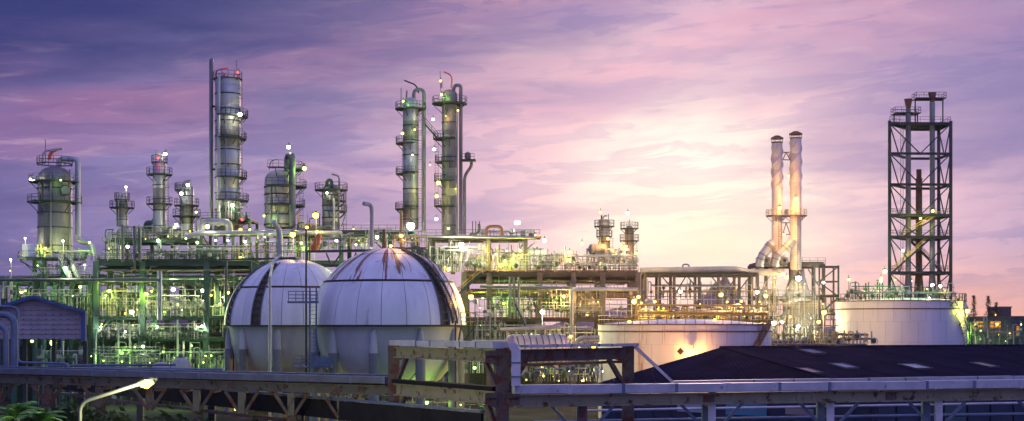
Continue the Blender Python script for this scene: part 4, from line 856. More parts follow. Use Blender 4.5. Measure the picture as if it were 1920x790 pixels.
for a in (
    ('tangle of pipework on the deck at the foot of the fat column', 40, 100, 486, 458, 232, 10, 1, GM), ('pipework right of the fat column foot', 110, 178, 489, 462, 232, 12, 2, GM),
    ('pipework left of the three upright deck pipes', 196, 226, 489, 425, 234, 9, 3, GM), ('pale pipework between the upright pipes and the upper drums', 236, 275, 450, 415, 238, 10, 4, GM), ('lit pump row under the upper left deck', 270, 372, 489, 462, 234, 20, 5, GM),
    ('pipework on the upper left deck around the drum', 275, 370, 449, 428, 240, 12, 6, GM), ('pipework below the tallest column base frame', 376, 470, 489, 450, 236, 16, 7, GM), ('valves around the foot of the tallest column', 410, 466, 412, 380, 234, 11, 8, ('pipew', 'pipe', 'green')),
    ('green-lit pipework behind the rear sphere crown', 480, 560, 470, 430, 232, 14, 9, GM), ('pipework below the broad column', 555, 600, 470, 400, 236, 13, 10, ('pipew', 'green', 'yellow')), ('pipework right of the cluttered dark column', 640, 700, 458, 430, 225, 14, 11, RM),
    ('pipework behind the front sphere crown', 700, 760, 450, 425, 232, 9, 12, RM), ('bent pipes in the top left structure bay', 186, 262, 594, 535, 233, 16, 13, GM), ('pipes in the lit middle bay of the left structure', 274, 384, 594, 535, 236, 22, 14, GM),
    ('pipes in the left structure bay next to the rear sphere', 392, 440, 640, 535, 234, 12, 15, GM), ('pumps and pipes in lower left bay', 186, 262, 636, 603, 234, 18, 16, GM), ('pumps and pipes in lower middle bay', 274, 384, 636, 603, 235, 22, 17, GM),
    ('ground pipework below the left structure', 178, 300, 690, 640, 226, 26, 18, GM), ('ground pipework beside the rear sphere leg', 300, 436, 695, 642, 226, 26, 19, GM), ('pipework behind the gabled shed ridge', 28, 104, 594, 535, 238, 16, 20, GM),
    ('pipework between shed roof and left structure', 104, 176, 610, 532, 236, 18, 21, GM), ('bright pipework under the shed wall', 70, 160, 690, 646, 150, 18, 22, ('pipew', 'green', 'pipe')), ('pipework at the far left edge above the shed', -20, 30, 560, 508, 230, 10, 23, GM),
    ('pipework around the drums right of the front sphere', 815, 915, 510, 452, 234, 24, 24, RM), ('pipework beneath the brown pipe arch', 918, 985, 510, 452, 234, 20, 25, RM), ('prongs and valves on the upper right deck', 900, 1005, 444, 428, 236, 14, 26, RM),
    ('pipework on the right deck left part', 985, 1060, 510, 462, 234, 20, 27, RM), ('pipework on the right deck below the small hazy columns', 1060, 1196, 510, 468, 236, 30, 28, RM), ('hazy pipework around the two small columns', 1100, 1196, 505, 450, 258, 18, 29, RM),
    ('pipework in the upper bay beside the three downpipes', 920, 1010, 597, 545, 235, 18, 30, GM), ('yellow-lit pipework in upper bay by the violet drum', 1014, 1128, 597, 545, 236, 20, 31, RM), ('pipework under the lower right beam', 890, 1010, 650, 605, 232, 20, 32, GM), ('pipework behind the bullet tank', 1010, 1124, 660, 605, 230, 22, 33, RM),
    ('pipework low between the front sphere and bullet tank', 860, 945, 700, 640, 200, 14, 34, GM), ('low pipework seen through the rusty portal', 980, 1130, 715, 680, 170, 24, 35, ('pipe', 'pipew', 'grey')), ('warm-lit pipework behind the pinkish tank top left', 1200, 1300, 606, 572, 226, 24, 36, ('yellow', 'pipew', 'pipe')), ('warm-lit pipework behind the pinkish tank top right', 1300, 1440, 606, 570, 228, 30, 37, ('yellow', 'pipew', 'pipe')),
    ('pipework around the stack base frame', 1418, 1546, 640, 565, 262, 28, 38, RM), ('yellow pipework in front of the stack base', 1440, 1560, 648, 622, 215, 22, 39, ('yellow', 'pipew', 'pipe')), ('pipework left of the lavender tank foot', 1560, 1640, 646, 618, 210, 16, 40, ('yellow', 'pipew', 'grey')),
    ('equipment on the lavender tank roof left of the flare tower', 1585, 1690, 562, 524, 242, 20, 41, ('dgrey', 'green', 'pipe')), ('green-lit pipework on the lavender tank roof under the flare tower', 1690, 1790, 562, 530, 244, 18, 42, ('dgrey', 'green', 'pipew')),
    ('green-lit pipework right of the lavender tank', 1800, 1850, 645, 590, 246, 14, 43, GM), ('pipework at the far right edge', 1850, 1930, 646, 610, 262, 14, 44, ('teal', 'grey', 'green')), ('pipework behind the lavender tank left side', 1548, 1600, 600, 545, 262, 12, 45, RM),
    ('low pipework beneath the front sphere', 640, 860, 790, 735, 184, 22, 46, ('green', 'pipe', 'pipew')), ('low pipework beneath the rear sphere', 430, 640, 790, 725, 214, 22, 47, ('green', 'pipe', 'rust')),
    ('pipework on the flare trestle skyline', 1215, 1420, 560, 525, 268, 22, 48, RM), ('pipework behind the front sphere right shoulder', 780, 870, 600, 520, 236, 14, 49, GM), ('dark pipework low behind the left foreground rack', 60, 430, 760, 700, 196, 26, 50, ('green', 'pipe', 'gdark')),
): manifold(*a)
TH = (.35, .95)
for a in (
    ('thin pipes before the upper left bay', 186, 262, 594, 532, 230, 16, 61, GM), ('thin pipes before the lit middle bay', 272, 386, 594, 532, 230, 20, 62, GM), ('thin pipes before the lower left bay', 186, 262, 636, 600, 230, 18, 63, GM), ('thin pipes before the lower middle bay', 272, 386, 636, 600, 230, 22, 64, GM),
    ('thin pipes deep in the left structure upper level', 186, 386, 594, 532, 243, 30, 65, GM), ('thin pipes deep in the left structure lower level', 186, 386, 636, 600, 243, 30, 66, GM), ('fine pale pipes at ground level left of the rear sphere', 172, 300, 692, 645, 216, 26, 67, GM), ('fine pale pipes at ground level beside the rear sphere', 300, 436, 692, 645, 214, 26, 68, GM),
    ('fine pipes on the top left deck front edge', 176, 300, 489, 462, 230, 22, 69, GM), ('fine pipes on the top left deck middle edge', 300, 480, 489, 455, 231, 26, 70, GM), ('thin pipes above the shed ridge', 20, 172, 594, 532, 232, 26, 71, GM), ('fine pipes under the fat column table', 60, 172, 524, 492, 233, 18, 72, GM),
    ('fine pipes between beacon and stubby columns', 260, 345, 449, 420, 236, 14, 73, GM), ('fine pipes behind the rear sphere crown left part', 470, 590, 490, 445, 226, 24, 74, GM), ('fine pipes behind the crowns right part', 590, 700, 470, 440, 224, 18, 75, GM), ('fine pipes left of the tall pair feet', 700, 810, 462, 428, 232, 20, 76, RM),
    ('fine pipes right of the front sphere shoulder', 805, 917, 510, 450, 230, 26, 77, RM), ('fine pipes on the right deck front edge', 917, 1060, 510, 470, 230, 30, 78, RM), ('fine pipes on the right deck end', 1060, 1196, 510, 475, 231, 28, 79, RM), ('thin pipes before the right upper bays', 890, 1070, 597, 545, 230, 26, 80, GM),
    ('thin pipes before the violet drum', 1075, 1196, 597, 556, 231, 14, 81, RM), ('thin pipes before the right lower bays', 890, 1070, 645, 603, 229, 24, 82, GM), ('thin pipes left of the pinkish tank', 1050, 1122, 660, 605, 212, 14, 83, RM), ('fine yellow pipes behind the pinkish tank', 1196, 1440, 606, 575, 220, 40, 84, ('yellow', 'pipew', 'rust')),
    ('fine pipes under the long trestle', 1205, 1420, 606, 520, 258, 26, 85, RM), ('fine pipes of the stack base', 1416, 1546, 600, 520, 258, 28, 86, RM), ('fine pipes between stack base and lavender tank', 1500, 1580, 646, 590, 240, 16, 87, RM), ('fine pipes on the lavender tank roof', 1590, 1690, 562, 530, 238, 22, 88, ('dgrey', 'green', 'pipe')),
    ('fine pipes right of lavender tank in the yard', 1796, 1920, 646, 600, 250, 26, 89, ('teal', 'green', 'pipe')), ('fine pipes below the front sphere belly', 600, 930, 790, 730, 190, 30, 90, ('green', 'pipe', 'rust')),
    ('fine pale pipes right of the front sphere foot', 870, 1000, 700, 645, 206, 26, 91, RM), ('fine pale pipes before the cream pipe bends', 1030, 1124, 700, 648, 200, 18, 92, RM), ('fine pipes beside the yellow-railed landing', 880, 945, 640, 560, 222, 16, 93, GM), ('fine pipes beneath the right process deck edge', 917, 1196, 560, 518, 230, 34, 94, RM), ('fine pipes along the left deck underside', 181, 480, 545, 498, 230, 34, 95, GM),
): manifold(*a, rp=TH, hrows=4, valves=.35)
def catwalk(label, x0, x1, y, D, m='green', rm='pipew'):
    t = thing('catwalk', label, 'walkway', P((x0 + x1) / 2, y, D), 'catwalks inside the steel frames'); a, b = P(x0, y, D), P(x1, y, D)
    MB().box((a + b) / 2 + Vector((0, .5, 0)), (b.x - a.x, 1.1, .12)).build('deck', M[m], t); rail_mb([a, b], 1.1, .045, 1.3).build('railing', M[rm], t)
    for x in (a.x + .3, b.x - .3): MB().beam((x, D + .5, a.z - .06), (x, D + .5, a.z - 3), .14, .14).build('post', M[m], t)
for a in (('catwalk in the upper left bay', 188, 262, 572, 231), ('catwalk in the lit middle bay', 276, 384, 580, 230.5), ('catwalk low in the left bay', 188, 262, 622, 230.5), ('catwalk low in the middle bay', 276, 384, 620, 231), ('low catwalk left of the rear sphere', 392, 434, 668, 224), ('low catwalk before the left structure', 180, 300, 664, 220), ('catwalk above the shed ridge', 60, 165, 556, 231),
          ('catwalk below the fat column table', 70, 170, 515, 231), ('catwalk in the right upper bay', 922, 1008, 572, 231), ('catwalk right of the three downpipes', 1016, 1072, 580, 231), ('catwalk low in the right structure', 890, 1008, 622, 230), ('catwalk beside the violet drum', 1078, 1128, 588, 230), ('catwalk behind the front sphere shoulder', 810, 868, 540, 231, 'grey'), ('catwalk under the long trestle', 1212, 1420, 556, 262, 'grey', 'yellow'), ('catwalk across the stack base', 1420, 1544, 580, 262, 'grey', 'yellow')): catwalk(*a)
stz = thing('external_stair', 'yellow-railed stair climbing to the right process deck', 'stair', P(880, 560, 228)); stair(stz, P(905, 512, 226), P(850, 560, 226), 1.2, M['green'], M['yellow'])
st2 = thing('external_stair', 'steep green stair between the two right deck levels', 'stair', P(985, 598, 227)); stair(st2, P(966, 570, 227), P(986, 614, 227), 1.0, M['green'], M['pipew'])
yr = thing('pipe_gallery', 'yellow railed gallery before the stack base and lavender tank', 'walkway', P(1440, 648, 208))
MB().box((wx(1530, 208), 208, wz(646, 208)), (14.5, 1.6, .2)).build('deck', M['grey'], yr); rail_mb([P(1438, 646, 207), P(1622, 644, 207)], 1.4, .06, 1.6).build('railing', M['yellow'], yr)
for x in (1445, 1500, 1560, 1615): MB().beam(P(x, 647, 208), P(x, 780, 208), .25, .25).build('post', M['grey'], yr)
sg = thing('notice_board', 'small white notice fixed to a right structure post', 'sign', P(918, 590, 231)); MB().box(P(918, 587, 231.2), (.8, .06, 1.1)).build('board', M['sign'], sg); MB().beam(P(918, 594, 231.25), P(918, 580, 231.25), .1, .04).build('backing', M['grey'], sg)

# ================================================================== GABLED SHED, LEFT
D = 130
sh = thing('gabled_shed', 'boarded grey gable shed with blue roof trim at the left edge', 'shed', (wx(60, D), D, 0))
ax_, ay_ = 62, 557; bot = 636
def slope(x): return ay_ + (x - ax_) * (28 / 96.0) if x > ax_ else ay_ + (ax_ - x) * (28 / 96.0)
k = 9
for i in range(k):
    y1 = bot - (bot - 585) * 0 - i * 9.0; y0 = y1 - 8.7
    # clip each board to the gable slope
    def xr(y): return 154 if y >= slope(154) else ax_ + (y - ay_) * 96 / 28.0
    def xl(y): return -50 if y >= slope(-50) else ax_ - (y - ay_) * 96 / 28.0
    if y0 < ay_ + 2: y0 = ay_ + 2
    if y1 <= y0: continue
    z1, z0 = wz(y0, D), wz(y1, D)
    MB().prism([(wx(xl(y1), D), D - .08, z0), (wx(xr(y1), D), D - .08, z0), (wx(xr(y0), D), D - .02, z1), (wx(xl(y0), D), D - .02, z1)], (0, .1, 0)).build('board', M['clad'], sh)
    if i < 7:
        mb = MB()
        for x in range(-40, 150, 14):
            if xl(y1 - 2) < x < xr(y1 - 2): mb.box(P(x, y1 - 1, D - .11), (.10, .05, .05))
        mb.build('board_clips', M['dgrey'], sh)
MB().prism([(wx(-60, D), D + .1, wz(bot, D)), (wx(154, D), D + .1, wz(bot, D)), (wx(154, D), D + .1, wz(584, D)), (wx(62, D), D + .1, wz(558, D)), (wx(-60, D), D + .1, wz(593, D))], (-4.9, 14, 0)).build('wall', M['clad'], sh)
for (xa, xb) in ((62, 160), (62, -60)):
    ya, yb = 554, 554 + abs(xb - xa) * 28 / 96.0; d = Vector((-5.3, 15.4, 0)); a, b = P(xa, ya, D - .8), P(xb, yb, D - .8)
    MB().prism([a, b, b + Vector((0, 0, -.28)), a + Vector((0, 0, -.28))], d).build('roof_slope', M['trim'], sh)
MB().beam(P(157, 583, D - .3), P(157, 640, D - .3), .4, .4).build('corner_trim', M['trim'], sh)
for x in (-40, 40, 95, 154): MB().beam((wx(x, D), D + 1, 0), (wx(x, D), D + 1, wz(bot, D)), .35, .35).build('post', M['gdark'], sh)

# ================================================================== DARK ROOFED WAREHOUSE, RIGHT
zr, ze = H - 1.84, H - 4.65
R0 = P(1350, 652, 122.5); R0.z = zr; dr = Vector((.945, .327, 0)); R1 = R0 + dr * 62
A = Vector((wx(1122, 117), 117, ze)); B = Vector((wx(1640, 100), 100, ze)); C = B + dr * 60; Bk = A + dr * 78
wh = thing('warehouse', 'long dark-roofed warehouse with skylights behind the right rack', 'warehouse', ((A + B) / 2).to_tuple()[:2] + (0,))
def sheets(p00, p10, p11, p01, n, nm, parent):   # roof slope split in sheets, p00-p10 eave, p01-p11 ridge
    nrm_ = (p10 - p00).cross(p01 - p00).normalized(); nrm_ = nrm_ if nrm_.z > 0 else -nrm_
    for i in range(n):
        u0, u1 = i / n, (i + 1) / n - .0012; lift = nrm_ * (.012 if i % 2 else 0.0)
        q = [p00.lerp(p10, u0) + lift, p00.lerp(p10, u1) + lift, p01.lerp(p11, u1) + lift, p01.lerp(p11, u0) + lift]
        MB().prism(q, -nrm_ * .09).build(nm, M['roof'], parent)
sheets(B, C, R1, R0 + dr * .05, 30, 'roof_sheet', wh); 
ab = B - A; ua = (R0 - A).dot(ab) / ab.dot(ab); top_ = R0 - (A + ab * ua)
for i in range(16):
    u0, u1 = i / 16, (i + 1) / 16 - .001; hp = lambda u: A + ab * u + top_ * (u / ua if u < ua else (1 - u) / (1 - ua)); q = [A + ab * u0, A + ab * u1, hp(u1)] + ([R0] if u0 < ua < u1 else []) + ([hp(u0)] if i else [])
    MB().prism(q, (0, 0, -.09)).build('hip_sheet', M['roof'], wh)
sheets(A, Bk, R1, R0, 20, 'rear_sheet', wh)
MB().tube([R0 + Vector((0, 0, .04)), R1 + Vector((0, 0, .04))], .13, 6).build('ridge_cap', M['roof'], wh); MB().tube([R0 + Vector((0, 0, .04)), B + Vector((0, 0, .06))], .09, 6).build('hip_cap', M['roof'], wh)
def on_plane(px, py, p, n_): d = P(px, py, 1.0) - Vector((0, 0, H)); o = Vector((0, 0, H)); return o + d * ((p - o).dot(n_) / d.dot(n_))
pn = (C - B).cross(R0 - B).normalized(); pn = pn if pn.z > 0 else -pn
for (px, py, wp, mm) in ((1582, 688, 42, 'tile2'), (1716, 689, 52, 'tile'), (1846, 686, 34, 'tile3'), (1522, 661, 40, 'traydk'), (1518, 697, 32, 'tile3')):
    c_ = on_plane(px, py, B, pn); up_ = (R0 - B) - dr * (R0 - B).dot(dr); up_.normalize(); hw = dr * (wp * c_.y / F * .36); hu = up_ * 1.25
    MB().prism([c_ - hw - hu + pn * .1, c_ + hw - hu + pn * .1, c_ + hw + hu + pn * .1, c_ - hw + hu + pn * .1], -pn * .08).build('skylight', M[mm], wh)
    for a_, b_ in ((c_ - hw - hu, c_ + hw - hu), (c_ + hw - hu, c_ + hw + hu), (c_ + hw + hu, c_ - hw + hu), (c_ - hw + hu, c_ - hw - hu)): MB().beam(a_ + pn * .09, b_ + pn * .09, .09, .12).build('skylight_kerb', M['dgrey'], wh)
nA = Vector(((B - A).y, -(B - A).x, 0)).normalized()
def wall(a, b, n, h, parent, mats_):
    d = (b - a); inn = Vector((-d.y, d.x, 0)).normalized() * .35
    for i in range(n):
        u0, u1 = i / n + .0015, (i + 1) / n - .0015; p, q = a.lerp(b, u0) + inn, a.lerp(b, u1) + inn
        MB().prism([Vector((p.x, p.y, 0)), Vector((q.x, q.y, 0)), Vector((q.x, q.y, h)), Vector((p.x, p.y, h))], inn * .2).build('wall_panel', M[mats_[i % len(mats_)]], parent)
for a_, b_ in ((A, B), (B, C)):
    dd = (b_ - a_); inn = Vector((-dd.y, dd.x, 0)).normalized() * .5; a2, b2 = a_ + inn, b_ + inn; MB().prism([Vector((a2.x, a2.y, 0)), Vector((b2.x, b2.y, 0)), Vector((b2.x, b2.y, ze - .15)), Vector((a2.x, a2.y, ze - .15))], inn * .2).build('wall_lining', M['blue'], wh)
wall(A, B, 14, ze - .1, wh, ['blue']); wall(B, C, 30, ze - .1, wh, ['blue', 'blue', 'blue', 'teal'])
for (px, py, wp, hp, mm) in ((1300, 764, 70, 18, 'tile'), (1400, 768, 90, 22, 'tile2'), (1500, 772, 60, 12, 'tile3')):
    a, b = A, B; inn = Vector((-(b - a).y, (b - a).x, 0)).normalized(); c_ = on_plane(px, py, A + inn * .3, inn); dd = (b - a).normalized(); hw = dd * wp * c_.y / F * .5; hz = Vector((0, 0, hp * c_.y / F * .5)); off = -inn * .12
    MB().prism([c_ - hw - hz + off, c_ + hw - hz + off, c_ + hw + hz + off, c_ - hw + hz + off], inn * .1).build('window', M[mm], wh)

# ================================================================== FOREGROUND PIPE BRIDGES
def zoff(px, py, D): return P(px, py, D)
def tray(label, a, b, wd, ht, n, m='traylt', group=None, name='cable_tray'):
    t = thing(name, label, 'cable tray', a, group); q = random.Random(int(a.x * 10)); d = (b - a); L = d.length; dn = d.normalized()
    for i in range(n):
        p, r_ = a.lerp(b, i / n) + dn * .012, a.lerp(b, (i + 1) / n) - dn * .012; o = Vector((0, q.uniform(-.012, .012), q.uniform(-.012, .012)))
        sec = MB().beam(p + o, r_ + o, wd, ht).build('tray_section', M[m], t)
        MB().beam(r_ - dn * .05, r_ + dn * .07, wd * 1.03, ht * 1.08).build('joint_strap', M['traydk' if i % 3 else m], sec)
    return t
def girder(parent, a, b, wd, ht, m='beige', n=3):
    dn = (b - a).normalized(); sd = Vector((dn.y, -dn.x, 0))
    for i in range(n):
        p, q = a.lerp(b, i / n) + dn * .01, a.lerp(b, (i + 1) / n) - dn * .01
        g_ = MB().ibeam(p, q, wd, ht, .05).build('girder', M[m], parent)
        MB().beam(q - dn * .22 + Vector((0, -.045, 0)), q + dn * .22 + Vector((0, -.045, 0)), .03, ht * .62).build('splice_plate', M['rpipe' if i % 2 else m], g_)
        for u in (.04, .5, .96): c_ = p.lerp(q, u); MB().beam(c_ - Vector((0, 0, ht / 2 - .06)), c_ + Vector((0, 0, ht / 2 - .06)), .04, wd * .94, dn).build('stiffener', M[m], g_)
def column(parent, x, y, z0, z1, wd, m, rz=0.0):
    MB().box((x, y, (z0 + z1) / 2), (wd, wd * .35, z1 - z0), rz).build('post', M[m], parent)
    MB().box((x, y + wd * .3, (z0 + z1) / 2), (wd * .16, wd * .7, z1 - z0), rz).build('post_web', M[m], parent)
    MB().box((x, y + wd * .65, (z0 + z1) / 2), (wd, wd * .12, z1 - z0), rz).build('post_flange', M[m], parent)
# --- left run
bL = thing('pipe_bridge', 'rusty beige steel bridge carrying trays across the left foreground', 'pipe bridge', (wx(360, 66), 66, 0))
La, Lb = P(-40, 697, 74), P(727, 711, 60); Lb.z = La.z = H - 2.28
tray('long bluish cable tray along the left foreground bridge', La, Lb, .55, .28, 15, 'traymid')
tr2 = La + Vector((0, 1.4, .12)), Lb + Vector((0, 1.4, .12)); tray('second slimmer cable tray behind the left foreground one', tr2[0], tr2[1], .4, .14, 13, 'traydk')
girder(bL, La - Vector((0, 0, .42)), Lb - Vector((0, 0, .42)), .3, .40, 'beigedk', 9)
girder(bL, La + Vector((0, 1.6, -.42)), Lb + Vector((0, 1.6, -.42)), .3, .46, 'rpipe', 5)
for i in range(15):
    u = (i + .3) / 15; p = La.lerp(Lb, u); MB().beam(p + Vector((0, -.02, -.72)), p + Vector((0, 1.6, -.72)), .2, .14).build('cross_beam', M['rpipe'], bL)
for u in (.06, .2, .34, .47, .585, .69, .80, .905):
    p = La.lerp(Lb, u); z = p.z - .66
    MB().box((p.x, p.y, z - .5), (.3, .3, 1.0)).build('stub_post', M['beigedk' if u > .5 else 'rpipe'], bL)
    for s in (-1, 1): MB().beam((p.x + s * .75, p.y, z), (p.x + s * .08, p.y, z - 1.05), .13, .13).build('knee_brace', M['rpipe'], bL)
for u in (.06, .34, .585, .80): p = La.lerp(Lb, u); column(bL, p.x, p.y + .1, 0, p.z - 1.6, .4, 'rpipe')
# lower dark walkway that runs to the right and nearer
lw = thing('low_walkway', 'dark brown walkway slung below the left foreground bridge', 'walkway', (wx(480, 80), 80, 0))
Wa, Wb = P(100, 712, 92), P(905, 770, 52.5); Wa.z = Wb.z = H - 3.12
dn = (Wb - Wa).normalized(); sd = Vector((-dn.y, dn.x, 0))
for i in range(12):
    a, b = Wa.lerp(Wb, i / 12), Wa.lerp(Wb, (i + 1) / 12) - dn * .02
    MB().beam(a - Vector((0, 0, .5)), b - Vector((0, 0, .5)), .12, .8).build('side_plate', M['black'], lw)
MB().beam(Wa - Vector((0, 0, .02)), Wb - Vector((0, 0, .02)), .2, .09).build('edge_rail', M['traydk'], lw)
MB().beam(Wa + sd * 1.1 - Vector((0, 0, .7)), Wb + sd * 1.1 - Vector((0, 0, .7)), 2.0, .12).build('deck', M['black'], lw)
MB().beam(Wa - Vector((0, 0, 1.2)), Wb - Vector((0, 0, 1.2)), .3, .14).build('lower_chord', M['rpipe'], lw)
for u in (.1, .3, .5, .7, .9): p = Wa.lerp(Wb, u); MB().box((p.x, p.y + .6, (p.z - .8) / 2), (.35, .35, p.z - .8)).build('post', M['dgrey'], lw)
# --- portal frame
pf = thing('portal_frame', 'tall rusty beige portal frame where the foreground bridges meet', 'steel frame', (wx(735, 60), 60, 0))
q0, q1, q2 = Vector((wx(738, 59.5), 59.5, 0)), Vector((wx(942, 51.5), 51.5, 0)), Vector((wx(1178, 57), 57, 0))
zu = H - .80
for q_, m_, wd in ((q0, 'rpipe', .46), (q1, 'rpipe', .48), (q2, 'rpipe', .46)): column(pf, q_.x, q_.y, 0, zu + (.0 if q_ is not q1 else .02), wd, m_)
for a, b, m_ in ((q0, q1, 'beige'), (q1, q2, 'rpipe')):
    dn = (b - a).normalized(); a_, b_ = a + dn * .3, b - dn * .3
    girder(pf, Vector((a_.x, a_.y, zu - .28)), Vector((b_.x, b_.y, zu - .28)), .3, .46, m_, 2)
    if a is q0:
        girder(pf, Vector((a_.x, a_.y, H - 2.62)), Vector((b_.x, b_.y, H - 2.62)), .3, .50, 'beige', 2); MB().beam((a_.x, a_.y + .1, H - 2.28), (b_.x, b_.y + .1, H - 2.28), .5, .16).build('shelf', M['black'], pf)
    for e, s in ((a_, 1), (b_, -1)):
        MB().beam(Vector((e.x, e.y + .05, zu - 1.55)), Vector((e.x, e.y + .05, zu - .5)) + dn * s * .95, .16, .16).build('knee_brace', M['rpipe'], pf)
        if a is q0: MB().beam(Vector((e.x, e.y + .05, H - 3.9)), Vector((e.x, e.y + .05, H - 2.88)) + dn * s * .8, .16, .16).build('knee_brace', M['rpipe'], pf)
for q_ in (q0, q1, q2):
    for z in (zu - .3, H - 2.62):
        for s_ in (-1, 1):
            if (q_ is q0 and s_ < 0) or (q_ is q2 and (s_ > 0 or z < zu - 1)): continue
            gp = MB().prism([(q_.x + s_ * .2, q_.y - .12, z - .34), (q_.x + s_ * .62, q_.y - .12, z - .2), (q_.x + s_ * .62, q_.y - .12, z + .2), (q_.x + s_ * .2, q_.y - .12, z + .24)], (0, .03, 0)).build('gusset', M['rpipe'], pf)
            for k_ in range(3): MB().lathe([(.035, -.03), (.035, 0), (.01, -.03)], (q_.x + s_ * (.28 + .13 * k_), q_.y - .13, z), 6, axis=(0, 1, 0)).build('bolt', M['dgrey'], gp)
MB().beam(Vector((q1.x, q1.y, zu - .62)) + Vector((.3, .1, 0)), Vector((q2.x, q2.y, zu - .62)) - Vector((.3, 0, 0)), .34, .1).build('lower_flange', M['rust'], pf)
tray('upper lavender cable tray on the portal frame left span', Vector((q0.x + .1, q0.y - .1, zu + .12)), Vector((q1.x - .1, q1.y - .1, zu + .12)), .6, .22, 7)
tray('upper thin cable tray on the portal frame right span', Vector((q1.x + .75, q1.y + .2, zu + .08)), Vector((q2.x + .2, q2.y, zu + .06)), .45, .1, 8)
dt = thing('tray_drop', 'lavender boxed cable drop beside the middle portal post', 'cable tray', (wx(966, 50.9), 50.9, H - 2.1))
mb = MB(); x0, x1 = wx(959, 50.9), wx(976, 50.9)
mb.prism([(wx(952, 50.9), 50.7, zu + .22), (wx(966, 50.9), 50.7, zu + .24), (x1, 50.7, zu - .02), (x1, 50.7, H - 2.12), (x0, 50.7, H - 2.12), (x0, 50.7, zu - .12)], (0, .45, 0)); mb.build('cover', M['tray'], dt)
for z in (zu - .5, zu - 1.0): MB().box(((x0 + x1) / 2, 50.9, z), (x1 - x0 + .02, .48, .05)).build('strap', M['traydk'], dt)
# thin tray run beyond the portal, sloping down then level to the right
ts = thing('sloping_tray', 'thin tray sloping down from the portal to the right rack', 'cable tray', (wx(1180, 57), 57, H - 2))
Ta, Tb = Vector((q2.x + .2, q2.y, zu + .04)), P(1262, 718, 57)
MB().beam(Ta, Tb, .3, .1).build('tray_section', M['tray'], ts); MB().beam(Ta + Vector((0, .3, .05)), Tb + Vector((0, .3, .05)), .08, .1).build('rail', M['traydk'], ts)
tray('thin upper tray along the right foreground rack', Tb, Vector((wx(1960, 62), 62, Tb.z + .05)), .35, .15, 10)
# --- right run
bR = thing('pipe_bridge', 'beige rusted bridge carrying a tray across the right foreground', 'pipe bridge', (wx(1400, 54), 54, 0))
Ra, Rb = P(945, 730, 51.4), P(1990, 717, 57); Rb.z = Ra.z = H - 2.28
tray('wide lavender cable tray along the right foreground bridge', Ra + Vector((.3, -.1, 0)), Rb + Vector((0, -.1, 0)), .6, .31, 11)
girder(bR, Ra + Vector((.35, 0, -.42)), Rb - Vector((0, 0, .42)), .3, .44, 'beige', 6)
girder(bR, Ra + Vector((.35, 1.7, -.42)), Rb + Vector((0, 1.7, -.42)), .3, .44, 'rpipe', 4)
for px in (1093, 1335, 1557, 1760, 1965):
    u = (px - 945) / 1045.0; p = Ra.lerp(Rb, u); p.x = wx(px, p.y)
    column(bR, p.x, p.y - .05, 0, p.z - .16 if px > 1100 else p.z - .66, .26 if px > 1100 else .3, 'tray' if px > 1100 else 'rpipe')
    MB().box((p.x, p.y + 1.75, (p.z - .66) / 2), (.3, .3, p.z - .66)).build('rear_post', M['traydk'], bR)
    MB().beam((p.x, p.y + .2, p.z - .72), (p.x, p.y + 1.7, p.z - .72), .2, .14).build('cross_beam', M['rpipe'], bR)
    for s in (-1, 1): MB().beam((p.x + s * .12, p.y + .25, p.z - 1.75), (p.x + s * 1.15, p.y + .25, p.z - .66), .11, .11).build('knee_brace', M['traydk'], bR)
pipe([(1000, 792), (1500, 783), (1960, 776)], 62, 3.2, 'low blue pipe running under the right foreground bridge', 'traydk', 10)
pipe([(1100, 770), (1560, 762), (1960, 755)], 66, 2.2, 'thin pale pipe under the right foreground bridge', 'tray', 10)

# ================================================================== STREET LAMP, PALMS, TREES
D = 50
sl_ = thing('street_lamp', 'lit street lamp on a bent arm at lower left', 'street lamp', (wx(150, D), D, 0))
MB().tube(rpath([Vector((wx(150, D), D, 0)), P(150, 755, D), P(258, 721, D)], .35, 5), .07, 10).build('pole', M['dgrey'], sl_)
hd = MB(); a, b = P(255, 721.5, D), P(294, 710.5, D); dn = (b - a).normalized()
hd.tube([a, a + dn * .12, a + dn * .35, b - dn * .12, b], .1, 12, rr=[.05, .10, .15, .14, .05]); hd.build('head', M['dgrey'], sl_)
lnz = MB(); lnz.tube([a + dn * .2 + Vector((0, -.1, -.07)), a + dn * .4 + Vector((0, -.12, -.09)), b - dn * .1 + Vector((0, -.1, -.07))], .1, 10, rr=[.07, .17, .07]); lnz.build('lens', E['y'], sl_)
l = bpy.data.lights.new('lamp_light', 'POINT'); l.energy = 2000; l.color = (.95, 1, .45); l.shadow_soft_size = .2
lo = bpy.data.objects.new('lamp_light', l); COL.objects.link(lo); lo.parent = sl_; lo.location = P(276, 724, D) - Vector((wx(150, D), D, 0)) + Vector((-.2, -.9, -.5))
